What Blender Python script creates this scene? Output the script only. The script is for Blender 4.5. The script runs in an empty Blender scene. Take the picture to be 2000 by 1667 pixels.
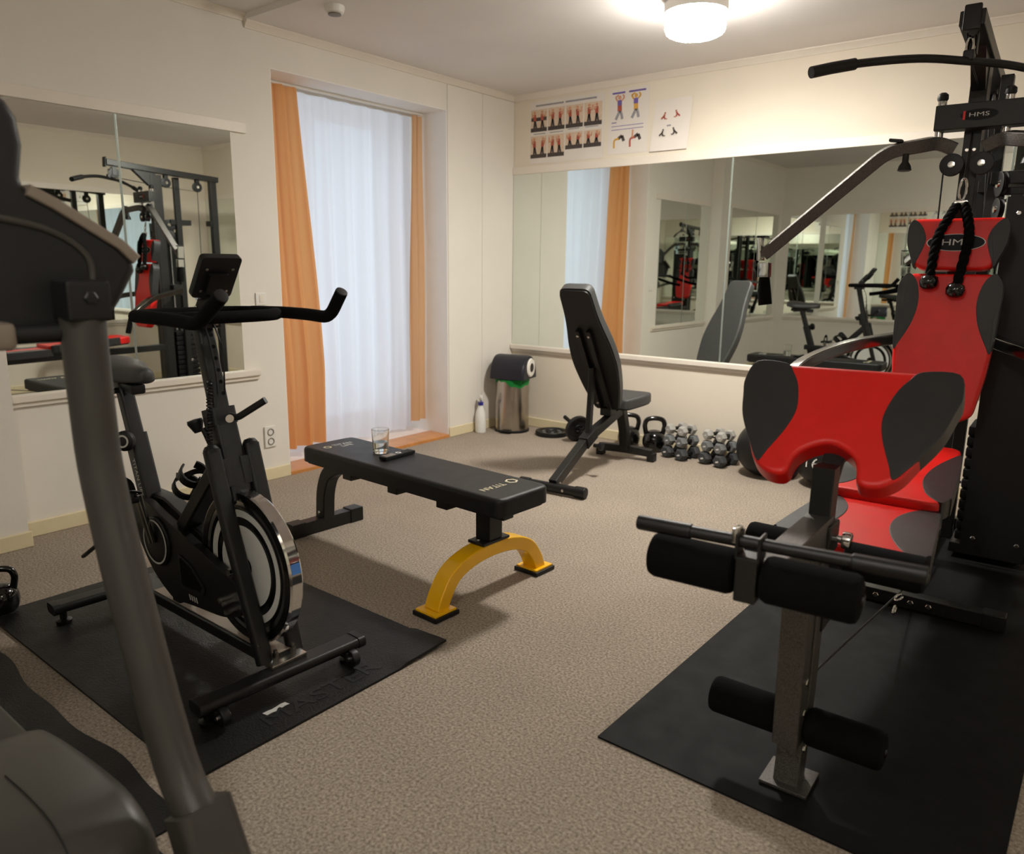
import bpy, bmesh, math, random
from mathutils import Vector, Matrix
random.seed(7)
PI = math.pi
SC = bpy.context.scene
COL = SC.collection
# ------------------------------------------------------------------ camera
CAM = Vector((3.821, -4.774, 1.25))
YAW, PITCH, ROLL, FPX = 0.673111, 0.2080276, 0.0111449, 1483.05
fw = Vector((-math.sin(YAW)*math.cos(PITCH), math.cos(YAW)*math.cos(PITCH), -math.sin(PITCH)))
rt = fw.cross(Vector((0, 0, 1))).normalized(); up = rt.cross(fw)
rt2 = math.cos(ROLL)*rt + math.sin(ROLL)*up; up2 = -math.sin(ROLL)*rt + math.cos(ROLL)*up
cd = bpy.data.cameras.new('camera'); cam = bpy.data.objects.new('camera', cd); COL.objects.link(cam)
cam.matrix_world = Matrix.Translation(CAM) @ Matrix((rt2, up2, -fw)).transposed().to_4x4()
cd.sensor_fit = 'HORIZONTAL'; cd.sensor_width = 36.0; cd.lens = FPX/2000.0*36.0
cd.clip_start = 0.05; cd.clip_end = 100
cd.dof.use_dof = True; cd.dof.focus_distance = 2.75; cd.dof.aperture_fstop = 3.2
SC.camera = cam
# ------------------------------------------------------------------ light and exposure
w = bpy.data.worlds.new('overcast_sky'); SC.world = w; w.use_nodes = True
bg = w.node_tree.nodes['Background']; bg.inputs[0].default_value = (0.80, 0.90, 1.0, 1); bg.inputs[1].default_value = 1.3
SC.view_settings.view_transform = 'Standard'; SC.view_settings.look = 'None'
SC.view_settings.exposure = 0.28; SC.view_settings.gamma = 1.0; SC.view_settings.use_curve_mapping = False
SC.cycles.max_bounces = 14; SC.cycles.glossy_bounces = 8; SC.cycles.transmission_bounces = 8
SC.cycles.diffuse_bounces = 5; SC.cycles.transparent_max_bounces = 12
SC.cycles.sample_clamp_indirect = 6.0; SC.cycles.caustics_reflective = True
LAMP_POWER = 165.0

# ------------------------------------------------------------------ materials
def lin(c):
    return tuple(((v/255.0)/12.92 if v/255.0 <= 0.04045 else ((v/255.0+0.055)/1.055)**2.4) for v in c)
MATS = {}
def mat(name, rgb, rough=0.5, metal=0.0, bump=0.0, bscale=200.0, var=0.0, vscale=8.0, spec=0.5, coat=0.0, trans=0.0, emis=None, estr=0.0, rvar=0.0, sheen=0.0, ior=1.45, alpha=1.0):
    m = bpy.data.materials.new(name); m.use_nodes = True; nt = m.node_tree; b = nt.nodes['Principled BSDF']
    c = lin(rgb); b.inputs['Base Color'].default_value = (*c, 1)
    b.inputs['Roughness'].default_value = rough; b.inputs['Metallic'].default_value = metal
    b.inputs['Specular IOR Level'].default_value = spec; b.inputs['Coat Weight'].default_value = coat
    b.inputs['Transmission Weight'].default_value = trans; b.inputs['IOR'].default_value = ior
    b.inputs['Sheen Weight'].default_value = sheen
    if emis: b.inputs['Emission Color'].default_value = (*lin(emis), 1); b.inputs['Emission Strength'].default_value = estr
    tc = nt.nodes.new('ShaderNodeTexCoord')
    if var > 0:
        n = nt.nodes.new('ShaderNodeTexNoise'); n.inputs['Scale'].default_value = vscale; n.inputs['Detail'].default_value = 5
        nt.links.new(tc.outputs['Object'], n.inputs['Vector'])
        r = nt.nodes.new('ShaderNodeMapRange'); r.inputs[1].default_value = 0.3; r.inputs[2].default_value = 0.7
        r.inputs[3].default_value = 1-var; r.inputs[4].default_value = 1+var
        nt.links.new(n.outputs['Fac'], r.inputs[0])
        mx = nt.nodes.new('ShaderNodeMix'); mx.data_type = 'RGBA'; mx.blend_type = 'MULTIPLY'; mx.inputs[0].default_value = 1
        mx.inputs[6].default_value = (*c, 1); nt.links.new(r.outputs[0], mx.inputs[7]); nt.links.new(mx.outputs[2], b.inputs['Base Color'])
    if rvar > 0:
        n = nt.nodes.new('ShaderNodeTexNoise'); n.inputs['Scale'].default_value = 14; n.inputs['Detail'].default_value = 6
        nt.links.new(tc.outputs['Object'], n.inputs['Vector'])
        r = nt.nodes.new('ShaderNodeMapRange'); r.inputs[3].default_value = max(0, rough-rvar); r.inputs[4].default_value = min(1, rough+rvar)
        nt.links.new(n.outputs['Fac'], r.inputs[0]); nt.links.new(r.outputs[0], b.inputs['Roughness'])
    if bump > 0:
        n = nt.nodes.new('ShaderNodeTexNoise'); n.inputs['Scale'].default_value = bscale; n.inputs['Detail'].default_value = 3
        nt.links.new(tc.outputs['Object'], n.inputs['Vector'])
        bp = nt.nodes.new('ShaderNodeBump'); bp.inputs['Strength'].default_value = bump; bp.inputs['Distance'].default_value = 0.002
        nt.links.new(n.outputs['Fac'], bp.inputs['Height']); nt.links.new(bp.outputs[0], b.inputs['Normal'])
    MATS[name] = m; return m
def speckle(name, ca, cb, scale, rough, bump, big=0.0, detail=2):
    m = bpy.data.materials.new(name); m.use_nodes = True; nt = m.node_tree; b = nt.nodes['Principled BSDF']
    b.inputs['Roughness'].default_value = rough; b.inputs['Specular IOR Level'].default_value = 0.2
    tc = nt.nodes.new('ShaderNodeTexCoord')
    n = nt.nodes.new('ShaderNodeTexNoise'); n.inputs['Scale'].default_value = scale; n.inputs['Detail'].default_value = detail; n.inputs['Roughness'].default_value = 0.8
    n2 = nt.nodes.new('ShaderNodeTexNoise'); n2.inputs['Scale'].default_value = scale*0.33; n2.inputs['Detail'].default_value = 3
    n3 = nt.nodes.new('ShaderNodeTexNoise'); n3.inputs['Scale'].default_value = 2.3; n3.inputs['Detail'].default_value = 4
    for k in (n, n2, n3): nt.links.new(tc.outputs['Object'], k.inputs['Vector'])
    ad = nt.nodes.new('ShaderNodeMath'); ad.operation = 'ADD'; nt.links.new(n.outputs['Fac'], ad.inputs[0]); nt.links.new(n2.outputs['Fac'], ad.inputs[1])
    cr = nt.nodes.new('ShaderNodeValToRGB'); cr.color_ramp.elements[0].position = 0.35; cr.color_ramp.elements[1].position = 0.64
    hf = nt.nodes.new('ShaderNodeMath'); hf.operation = 'MULTIPLY'; hf.inputs[1].default_value = 0.5
    nt.links.new(ad.outputs[0], hf.inputs[0]); nt.links.new(hf.outputs[0], cr.inputs[0])
    cr.color_ramp.elements[0].color = (*lin(ca), 1); cr.color_ramp.elements[1].color = (*lin(cb), 1)
    r = nt.nodes.new('ShaderNodeMapRange'); r.inputs[1].default_value = 0.3; r.inputs[2].default_value = 0.7; r.inputs[3].default_value = 1-big; r.inputs[4].default_value = 1+big
    nt.links.new(n3.outputs['Fac'], r.inputs[0])
    mx = nt.nodes.new('ShaderNodeMix'); mx.data_type = 'RGBA'; mx.blend_type = 'MULTIPLY'; mx.inputs[0].default_value = 1
    nt.links.new(cr.outputs[0], mx.inputs[6]); nt.links.new(r.outputs[0], mx.inputs[7]); nt.links.new(mx.outputs[2], b.inputs['Base Color'])
    bp = nt.nodes.new('ShaderNodeBump'); bp.inputs['Strength'].default_value = bump; bp.inputs['Distance'].default_value = 0.004
    nt.links.new(hf.outputs[0], bp.inputs['Height']); nt.links.new(bp.outputs[0], b.inputs['Normal'])
    MATS[name] = m; return m
def fabric_thin(name, rgb, transp, transl):
    m = bpy.data.materials.new(name); m.use_nodes = True; nt = m.node_tree; nt.nodes.remove(nt.nodes['Principled BSDF'])
    out = nt.nodes['Material Output']; c = (*lin(rgb), 1)
    d = nt.nodes.new('ShaderNodeBsdfDiffuse'); d.inputs[0].default_value = c
    t = nt.nodes.new('ShaderNodeBsdfTranslucent'); t.inputs[0].default_value = c
    p = nt.nodes.new('ShaderNodeBsdfTransparent')
    m1 = nt.nodes.new('ShaderNodeMixShader'); m1.inputs[0].default_value = transl
    m2 = nt.nodes.new('ShaderNodeMixShader'); m2.inputs[0].default_value = transp
    nt.links.new(d.outputs[0], m1.inputs[1]); nt.links.new(t.outputs[0], m1.inputs[2])
    nt.links.new(m1.outputs[0], m2.inputs[1]); nt.links.new(p.outputs[0], m2.inputs[2]); nt.links.new(m2.outputs[0], out.inputs[0])
    MATS[name] = m
def thin_glass(name, tint, refl):
    m = bpy.data.materials.new(name); m.use_nodes = True; nt = m.node_tree; nt.nodes.remove(nt.nodes['Principled BSDF'])
    out = nt.nodes['Material Output']
    g = nt.nodes.new('ShaderNodeBsdfGlossy'); g.inputs['Roughness'].default_value = 0.0
    p = nt.nodes.new('ShaderNodeBsdfTransparent'); p.inputs[0].default_value = (*tint, 1)
    m2 = nt.nodes.new('ShaderNodeMixShader'); m2.inputs[0].default_value = refl
    nt.links.new(p.outputs[0], m2.inputs[1]); nt.links.new(g.outputs[0], m2.inputs[2]); nt.links.new(m2.outputs[0], out.inputs[0])
    MATS[name] = m
def mirror_mat(name, col):
    m = bpy.data.materials.new(name); m.use_nodes = True; nt = m.node_tree; b = nt.nodes['Principled BSDF']
    b.inputs['Base Color'].default_value = (*col, 1); b.inputs['Metallic'].default_value = 1; b.inputs['Roughness'].default_value = 0.0
    MATS[name] = m
mat('wall_paint', (226, 220, 210), 0.85, bump=0.25, bscale=260, var=0.02, vscale=3, spec=0.2)
mat('wall_cream', (226, 216, 199), 0.85, bump=0.25, bscale=260, var=0.02, vscale=3, spec=0.2)
mat('ceiling_paint', (228, 223, 220), 0.9, bump=0.2, bscale=180, var=0.03, vscale=2, spec=0.15)
mat('white_trim', (226, 217, 204), 0.45, bump=0.05, bscale=90, var=0.02)
mat('recess_white', (238, 236, 232), 0.6, var=0.02)
mat('base_trim', (222, 208, 172), 0.5, bump=0.05, bscale=90, var=0.03)
speckle('carpet', (98, 87, 76), (190, 176, 160), 380, 0.95, 0.9, big=0.06, detail=6)
mirror_mat('mirror_glass', (0.80, 0.84, 0.80))
mat('mirror_edge', (168, 178, 170), 0.25, metal=0.6, var=0.02)
fabric_thin('sheer_fabric', (240, 240, 246), 0.07, 0.72)
fabric_thin('orange_fabric', (232, 172, 110), 0.02, 0.55)
fabric_thin('peach_fabric', (222, 178, 132), 0.05, 0.5)
thin_glass('window_glass', (0.95, 0.97, 0.97), 0.06)
mat('threshold_wood', (196, 132, 72), 0.35, bump=0.1, bscale=40, var=0.12, vscale=12, coat=0.3)
mat('pale_floor', (232, 214, 204), 0.3, var=0.05, vscale=4)
mat('black_steel', (15, 15, 15), 0.40, bump=0.25, bscale=500, var=0.1, vscale=30)
mat('hammer_steel', (96, 93, 90), 0.36, metal=0.8, bump=0.9, bscale=420, var=0.35, vscale=300)
mat('graphite_steel', (42, 42, 41), 0.34, metal=0.45, bump=0.3, bscale=480, var=0.15, vscale=200)
mat('black_plastic', (13, 13, 14), 0.45, bump=0.15, bscale=350, var=0.08, vscale=20)
mat('emblem_black', (10, 10, 10), 0.5, var=0.05, spec=0.25)
mat('gloss_black', (9, 9, 9), 0.14, var=0.05, coat=0.4)
mat('foam', (9, 9, 9), 0.92, bump=0.7, bscale=420, var=0.15, vscale=150, spec=0.15)
mat('black_leather', (20, 20, 21), 0.42, spec=0.4, bump=0.35, bscale=650, var=0.08, vscale=40, rvar=0.06)
mat('grey_leather', (62, 62, 62), 0.45, bump=0.35, bscale=650, var=0.08, vscale=40, rvar=0.06)
mat('wing_leather', (40, 40, 41), 0.38, bump=0.35, bscale=650, var=0.08, vscale=40, rvar=0.06)
mat('red_leather', (218, 26, 20), 0.34, bump=0.3, bscale=600, var=0.06, vscale=14, rvar=0.06)
mat('piping', (150, 148, 146), 0.6, var=0.05)
mat('chrome', (214, 214, 214), 0.08, metal=1.0, var=0.02)
mat('dark_chrome', (120, 118, 114), 0.2, metal=1.0, bump=0.1, bscale=300, var=0.05)
mat('brushed_steel', (176, 168, 158), 0.24, metal=1.0, bump=0.12, bscale=60, var=0.06, vscale=6, rvar=0.06)
mat('bolt_steel', (190, 186, 180), 0.25, metal=1.0, var=0.05)
mat('yellow_paint', (242, 182, 6), 0.28, bump=0.1, bscale=300, var=0.03, coat=0.4)
mat('rubber_mat', (15, 15, 15), 0.5, spec=0.4, bump=0.9, bscale=170, var=0.08, vscale=6, rvar=0.1)
mat('gym_mat', (18, 18, 18), 0.65, spec=0.15, bump=0.3, bscale=420, var=0.12, vscale=5, rvar=0.1)
mat('mat_emboss', (16, 16, 16), 0.6, var=0.05)
mat('treadmill_grey', (56, 53, 48), 0.42, bump=0.12, bscale=400, var=0.06, vscale=10)
mat('treadmill_dark', (14, 14, 14), 0.5, bump=0.2, bscale=350, var=0.08)
mat('treadmill_silver', (128, 116, 104), 0.4, metal=0.35, bump=0.1, bscale=300, var=0.05)
mat('belt', (20, 20, 20), 0.8, bump=0.6, bscale=300, var=0.1)
mat('print_white', (232, 230, 226), 0.6, var=0.02)
mat('print_silver', (205, 203, 198), 0.5, var=0.03)
mat('gold_print', (222, 212, 180), 0.5, var=0.03)
mat('blue_print', (70, 120, 190), 0.4, var=0.05)
mat('screen_dark', (10, 12, 14), 0.12, var=0.05)
mat('bin_lid', (28, 28, 38), 0.4, bump=0.1, bscale=300, var=0.06)
mat('white_plastic', (226, 222, 214), 0.4, var=0.03)
mat('bag_green', (34, 160, 72), 0.35, bump=0.4, bscale=60, var=0.15, vscale=20, trans=0.0)
mat('bottle_white', (226, 226, 222), 0.35, var=0.03)
mat('cap_blue', (48, 52, 150), 0.4, var=0.05)
mat('db_dark', (58, 60, 62), 0.6, bump=0.3, bscale=400, var=0.08)
mat('db_mid', (104, 106, 106), 0.6, bump=0.3, bscale=400, var=0.08)
mat('db_light', (158, 156, 150), 0.6, bump=0.3, bscale=400, var=0.08)
mat('paper', (224, 217, 208), 0.7, var=0.02)
mat('skin_print', (206, 150, 118), 0.7, var=0.1, vscale=60)
mat('tan_print', (214, 192, 168), 0.7, var=0.06, vscale=40)
mat('dark_print', (74, 66, 62), 0.7, var=0.1, vscale=60)
mat('red_print', (170, 84, 66), 0.7, var=0.1, vscale=60)
mat('purple_print', (110, 92, 160), 0.7, var=0.1)
mat('ochre_print', (206, 158, 70), 0.7, var=0.1)
mat('grey_print', (150, 148, 152), 0.7, var=0.1)
mat('clear_glass', (250, 252, 250), 0.0, trans=1.0, ior=1.46)
mat('water', (245, 250, 250), 0.0, trans=1.0, ior=1.33)
mat('lamp_glass', (255, 250, 240), 0.3, emis=(255, 250, 241), estr=LAMP_POWER*0.33)
mat('lamp_diffuser', (255, 250, 240), 0.3, emis=(255, 250, 241), estr=LAMP_POWER*2.15)
mat('fill_lamp_diffuser', (255, 250, 240), 0.3, emis=(255, 250, 241), estr=LAMP_POWER*0.45)
mat('fill_lamp_glass', (255, 250, 240), 0.3, emis=(255, 250, 241), estr=LAMP_POWER*0.2)
mat('socket_hole', (120, 112, 100), 0.5, var=0.05)

# ------------------------------------------------------------------ mesh helpers
def newbm(): return bmesh.new()
def finish(name, bm, m, parent=None, smooth=40.0, loc=None):
    bmesh.ops.recalc_face_normals(bm, faces=bm.faces[:])
    me = bpy.data.meshes.new(name); bm.to_mesh(me); bm.free()
    if smooth:
        me.polygons.foreach_set('use_smooth', [True]*len(me.polygons)); me.set_sharp_from_angle(angle=math.radians(smooth))
    me.materials.append(MATS[m] if isinstance(m, str) else m)
    o = bpy.data.objects.new(name, me); COL.objects.link(o)
    if smooth and smooth <= 50:
        wn = o.modifiers.new('weighted_normal', 'WEIGHTED_NORMAL'); wn.keep_sharp = True; wn.weight = 80
    if loc is not None: o.location = loc
    if parent is not None: o.parent = parent
    return o
def thing(name, label, cat, loc=(0, 0, 0), rz=0.0, group=None):
    o = bpy.data.objects.new(name, None); COL.objects.link(o); o.location = loc; o.rotation_euler = (0, 0, rz)
    o.empty_display_size = 0.1; o['label'] = label; o['category'] = cat
    if group: o['group'] = group
    return o
def tag(o, label, cat, group=None):
    o['label'] = label; o['category'] = cat
    if group: o['group'] = group
    return o
def struct(name, bm, m, label, parent=None, smooth=None):
    o = finish(name, bm, m, parent, smooth)
    if parent is None: o['kind'] = 'structure'; o['label'] = label
    return o
def dup(root, loc=None, rot=None, label=None):
    r = root.copy(); COL.objects.link(r)
    if loc is not None: r.location = loc
    if rot is not None: r.rotation_euler = rot
    if label: r['label'] = label
    for ch in list(root.children):
        c = ch.copy(); COL.objects.link(c); c.parent = r
        for g in list(ch.children):
            d = g.copy(); COL.objects.link(d); d.parent = c
    return r
def box(bm, c, s, R=None, bev=0.0, seg=2):
    t = bmesh.new(); bmesh.ops.create_cube(t, size=1.0)
    for v in t.verts: v.co = Vector((v.co.x*s[0], v.co.y*s[1], v.co.z*s[2]))
    if bev > 0: bmesh.ops.bevel(t, geom=t.edges[:], offset=min(bev, 0.48*min(s)), segments=seg, affect='EDGES', profile=0.5)
    M = Matrix.Translation(Vector(c)) @ (R.to_4x4() if R is not None else Matrix())
    merge(bm, t, M); return bm
def merge(bm, t, M=None):
    vm = {}
    for v in t.verts: vm[v] = bm.verts.new((M @ v.co) if M is not None else v.co)
    for f in t.faces:
        try: bm.faces.new([vm[v] for v in f.verts])
        except ValueError: pass
    t.free()
def bx(c, s, R=None, bev=0.0, seg=2): return box(newbm(), c, s, R, bev, seg)
def bxr(x0, x1, y0, y1, z0, z1, bev=0.0): return bx(((x0+x1)/2, (y0+y1)/2, (z0+z1)/2), (abs(x1-x0), abs(y1-y0), abs(z1-z0)), None, bev)
def frame_of(d, upv=(0, 0, 1)):
    d = Vector(d).normalized(); u = Vector(upv)
    if abs(d.dot(u)) > 0.97: u = Vector((1, 0, 0)) if abs(d.x) < 0.9 else Vector((0, 1, 0))
    x = u.cross(d).normalized(); y = d.cross(x)
    return x, y, d
def axisM(p, d, upv=(0, 0, 1)):
    x, y, z = frame_of(d, upv); return Matrix.Translation(Vector(p)) @ Matrix((x, y, z)).transposed().to_4x4()
def lathe(bm, prof, M=None, seg=28):
    M = M or Matrix(); rows = []
    for r, z in prof:
        if r < 1e-6: rows.append([bm.verts.new(M @ Vector((0, 0, z)))])
        else: rows.append([bm.verts.new(M @ Vector((r*math.cos(2*PI*k/seg), r*math.sin(2*PI*k/seg), z))) for k in range(seg)])
    for a, b in zip(rows[:-1], rows[1:]):
        for k in range(seg):
            k2 = (k+1) % seg
            if len(a) == 1 and len(b) == 1: continue
            if len(a) == 1: bm.faces.new((a[0], b[k2], b[k]))
            elif len(b) == 1: bm.faces.new((a[k], a[k2], b[0]))
            else: bm.faces.new((a[k], a[k2], b[k2], b[k]))
    return bm
def cyl(bm, p0, p1, r, r2=None, seg=20, bev=0.0):
    p0, p1 = Vector(p0), Vector(p1); L = (p1-p0).length; r2 = r if r2 is None else r2
    if bev > 0: pr = [(0, 0), (r-bev, 0), (r-bev*.3, bev*.3), (r, bev), (r2, L-bev), (r2-bev*.3, L-bev*.3), (r2-bev, L), (0, L)]
    else: pr = [(0, 0), (r, 0), (r2, L), (0, L)]
    return lathe(bm, pr, axisM(p0, p1-p0), seg)
def cy(p0, p1, r, r2=None, seg=20, bev=0.0): return cyl(newbm(), p0, p1, r, r2, seg, bev)
def circ(r, n=14, ry=None): return [(r*math.cos(2*PI*k/n), (ry or r)*math.sin(2*PI*k/n)) for k in range(n)]
def rrect(w, h, r=0.006, n=3):
    o = []
    for cx, cyy, a0 in ((w/2-r, h/2-r, 0), (-w/2+r, h/2-r, PI/2), (-w/2+r, -h/2+r, PI), (w/2-r, -h/2+r, 1.5*PI)):
        for k in range(n+1):
            a = a0+k/n*PI/2; o.append((cx+r*math.cos(a), cyy+r*math.sin(a)))
    return o
def smooth_path(pts, n=8, closed=False):
    P = [Vector(p) for p in pts]; out = []; N = len(P)
    rng = range(N) if closed else range(N-1)
    for i in rng:
        p0 = P[(i-1) % N] if closed or i > 0 else P[0]*2-P[1]
        p1, p2 = P[i], P[(i+1) % N]
        p3 = P[(i+2) % N] if closed or i+2 < N else P[-1]*2-P[-2]
        for k in range(n):
            t = k/n
            out.append(0.5*((2*p1)+(p2-p0)*t+(2*p0-5*p1+4*p2-p3)*t*t+(3*p1-p0-3*p2+p3)*t*t*t))
    if not closed: out.append(P[-1])
    return out
def fillet(pts, r, n=6):
    P = [Vector(p) for p in pts]; out = [P[0]]
    for i in range(1, len(P)-1):
        a = P[i-1]-P[i]; b = P[i+1]-P[i]; rr = min(r, a.length*.49, b.length*.49)
        s, e = P[i]+a.normalized()*rr, P[i]+b.normalized()*rr
        for k in range(n+1):
            t = k/n; out.append((1-t)**2*s+2*t*(1-t)*P[i]+t*t*e)
    out.append(P[-1]); return out
def sweep(bm, pts, sec, upv=(0, 0, 1), closed=False, caps=True, scale=None, fixed=False):
    P = [Vector(p) for p in pts]; N = len(P); rows = []; x = None
    for i in range(N):
        if closed: d = P[(i+1) % N]-P[i-1]
        else: d = P[min(i+1, N-1)]-P[max(i-1, 0)]
        d.normalize()
        if x is None or fixed:
            x, y, _ = frame_of(d, upv)
        else:
            x = (x-d*x.dot(d)); x = x.normalized() if x.length > 1e-6 else frame_of(d, upv)[0]; y = d.cross(x)
        s = scale(i/(N-1)) if scale else 1.0
        rows.append([bm.verts.new(P[i]+x*a*s+y*b*s) for a, b in sec])
    n = len(sec)
    for i in range(N if closed else N-1):
        a, b = rows[i], rows[(i+1) % N]
        for k in range(n): bm.faces.new((a[k], a[(k+1) % n], b[(k+1) % n], b[k]))
    if caps and not closed: bm.faces.new(rows[0][::-1]); bm.faces.new(rows[-1])
    return bm
def sw(pts, sec, upv=(0, 0, 1), **k): return sweep(newbm(), pts, sec, upv, **k)
def prism(bm, outline, t, M=None, bev=0.0, seg=3, both=False):
    tb = bmesh.new(); n = len(outline)
    lo = [tb.verts.new((a, b, 0)) for a, b in outline]; hi = [tb.verts.new((a, b, t)) for a, b in outline]
    tb.faces.new(lo[::-1]); top = tb.faces.new(hi)
    for k in range(n): tb.faces.new((lo[k], lo[(k+1) % n], hi[(k+1) % n], hi[k]))
    bmesh.ops.recalc_face_normals(tb, faces=tb.faces[:])
    if bev > 0:
        E = [e for e in tb.edges if all(v in set(hi) for v in e.verts)]
        if both: E += [e for e in tb.edges if all(v in set(lo) for v in e.verts)]
        bmesh.ops.bevel(tb, geom=E, offset=bev, segments=seg, affect='EDGES', profile=0.6)
    merge(bm, tb, M); return bm
def pr(outline, t, M=None, bev=0.0, seg=3, both=False): return prism(newbm(), outline, t, M, bev, seg, both)
def rounded(poly, r, n=5):
    out = []; N = len(poly)
    for i in range(N):
        p = Vector(poly[i]).to_3d(); a = Vector(poly[i-1]).to_3d()-p; b = Vector(poly[(i+1) % N]).to_3d()-p
        ri = r[i] if isinstance(r, (list, tuple)) else r
        rr = min(ri, a.length*.45, b.length*.45)
        if rr < 1e-5: out.append((p.x, p.y)); continue
        s, e = p+a.normalized()*rr, p+b.normalized()*rr
        for k in range(n+1):
            t = k/n; q = (1-t)**2*s+2*t*(1-t)*p+t*t*e; out.append((q.x, q.y))
    return out
def crom2(pts, n=6): return [(v.x, v.y) for v in smooth_path([(a, b, 0) for a, b in pts], n, True)]
def planeM(o, ex, ey):
    ex = Vector(ex).normalized(); ey = Vector(ey); ey = (ey-ex*ey.dot(ex)).normalized(); ez = ex.cross(ey)
    return Matrix.Translation(Vector(o)) @ Matrix((ex, ey, ez)).transposed().to_4x4()
def lettering(body, size, M, m, parent, depth=0.0006, name='lettering', align='CENTER', sx=1.0):
    c = bpy.data.curves.new('t', 'FONT'); c.body = body; c.size = size; c.align_x = align; c.align_y = 'CENTER'; c.extrude = depth; c.resolution_u = 3
    o = bpy.data.objects.new('t', c); COL.objects.link(o)
    dg = bpy.context.evaluated_depsgraph_get(); me = bpy.data.meshes.new_from_object(o.evaluated_get(dg))
    bpy.data.objects.remove(o); bpy.data.curves.remove(c)
    me.name = name; me.transform(M @ Matrix.Diagonal((sx, 1, 1, 1))); me.materials.clear(); me.materials.append(MATS[m])
    o = bpy.data.objects.new(name, me); COL.objects.link(o); o.parent = parent
    return o
def bolt(p, d, r, parent, name='bolt', h=0.006, m='bolt_steel'):
    bm = newbm(); lathe(bm, [(0, 0), (r, 0), (r, h*.6), (r*.75, h), (0, h)], axisM(p, d), 6); return finish(name, bm, m, parent, 30)
def hexring(ro, ri, t, M):
    bm = newbm(); O = [Vector((ro*math.cos(PI/3*k), ro*math.sin(PI/3*k), 0)) for k in range(6)]; I = [v*(ri/ro) for v in O]
    for z in (0, t):
        pass
    a = [bm.verts.new(M @ v) for v in O]; b = [bm.verts.new(M @ v) for v in I]
    c = [bm.verts.new(M @ (v+Vector((0, 0, t)))) for v in O]; d = [bm.verts.new(M @ (v+Vector((0, 0, t)))) for v in I]
    for k in range(6):
        j = (k+1) % 6
        bm.faces.new((c[k], c[j], d[j], d[k])); bm.faces.new((a[k], a[j], c[j], c[k])); bm.faces.new((b[k], d[k], d[j], b[j])); bm.faces.new((a[k], b[k], b[j], a[j]))
    return bm
def xf(bm, M):
    bmesh.ops.transform(bm, matrix=M, verts=bm.verts[:]); return bm

# ================================================================== the room
W, YN, H1, H2, YS = 4.45, -5.5, 2.50, 2.53, -2.28
OY0, OY1, OZ = -2.133, -0.74, 2.295
struct('floor', bxr(0, W, YN, 0, -0.1, 0), 'carpet', 'speckled beige grey carpet floor')
bm = newbm(); box(bm, (W/2, YS/2, H1+.05), (W, -YS, .1)); box(bm, (W/2, (YN+YS)/2, H2+.05), (W, YS-YN, .1))
struct('ceiling', bm, 'ceiling_paint', 'grey white painted ceiling with a shallow step')
bm = newbm(); T = 0.25
box(bm, (-T/2, (YN+OY0)/2, 1.3), (T, OY0-YN, 2.6)); box(bm, (-T/2, OY1/2, 1.3), (T, -OY1, 2.6))
box(bm, (-T/2, (OY0+OY1)/2, (OZ+2.6)/2), (T, OY1-OY0, 2.6-OZ)); box(bm, (.065, (YN-3.6)/2, 1.265), (.13, -3.6-YN, 2.53))
wl = struct('wall_left', bm, 'wall_paint', 'pale painted wall with the curtained doorway')
for y0, y1 in ((-.735, -.372), (-.368, -.002)):
    struct('wall_panel', bxr(0, .006, y0, y1, .07, 2.46, .0015), 'wall_paint', '', wl)
struct('wall_far', bxr(-.25, W+.2, 0, .2, 0, 2.6), 'wall_cream', 'cream wall above and below the long mirror')
struct('wall_right', bxr(W, W+.2, YN, 0, 0, 2.6), 'wall_cream', 'cream wall behind the multi gym')
struct('wall_near', bxr(-.25, W+.2, YN-.2, YN, 0, 2.6), 'wall_paint', 'pale wall behind the camera')
# recess behind the curtain
XR = -0.62
bm = newbm(); box(bm, ((XR-T)/2, OY0-.1, 1.15), (-XR-T, .2, 2.5)); box(bm, ((XR-T)/2, OY1+.1, 1.15), (-XR-T, .2, 2.5))
box(bm, ((XR-T)/2, (OY0+OY1)/2, OZ+.05), (-XR-T, OY1-OY0+.4, .1))
struct('wall_recess', bm, 'recess_white', 'white side walls and top of the door recess')
bm = newbm(); box(bm, (-T/2, OY1-.002, OZ/2), (T-.002, .004, OZ)); struct('trim_7', bm, 'recess_white', 'white lining at the right side of the doorway')
bm = newbm(); box(bm, (-T/2, OY0+.002, OZ/2), (T-.002, .004, OZ)); struct('trim_8', bm, 'recess_white', 'white lining at the left side of the doorway')
bm = newbm(); box(bm, (-T/2, (OY0+OY1)/2, OZ-.002), (T-.002, OY1-OY0-.008, .004)); struct('trim_9', bm, 'recess_white', 'white lining under the top of the doorway')
struct('floor_recess', bxr(XR-.1, -.2, OY0, OY1, -.1, .018), 'pale_floor', 'pale pinkish floor of the daylit door recess')
struct('trim_1', bxr(-.2, 0.012, OY0, OY1, -.02, .022, .004), 'threshold_wood', 'orange brown wooden threshold under the curtain')
# glazed balcony door
d1 = bpy.data.objects.new('door_1', None); COL.objects.link(d1); d1.location = (XR-.02, (OY0+OY1)/2, 0); d1['kind'] = 'structure'; d1['label'] = 'white framed glazed balcony door behind the sheer curtain'
hw = (OY1-OY0)/2
for y0, y1, z0, z1 in ((-hw, -hw+.09, 0, OZ), (hw-.09, hw, 0, OZ), (-.05, .05, .1, OZ-.09)): finish('door_stile', bxr(-.03, .03, y0, y1, z0, z1, .004), 'white_trim', d1)
for z0, z1 in ((OZ-.09, OZ), (.0, .16)): finish('door_rail', bxr(-.03, .03, -hw+.09, hw-.09, z0, z1, .004), 'white_trim', d1)
for y0, y1 in ((-hw+.09, -.05), (.05, hw-.09)): finish('pane', bxr(-.003, .003, y0, y1, .16, OZ-.09), 'window_glass', d1)
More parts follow.
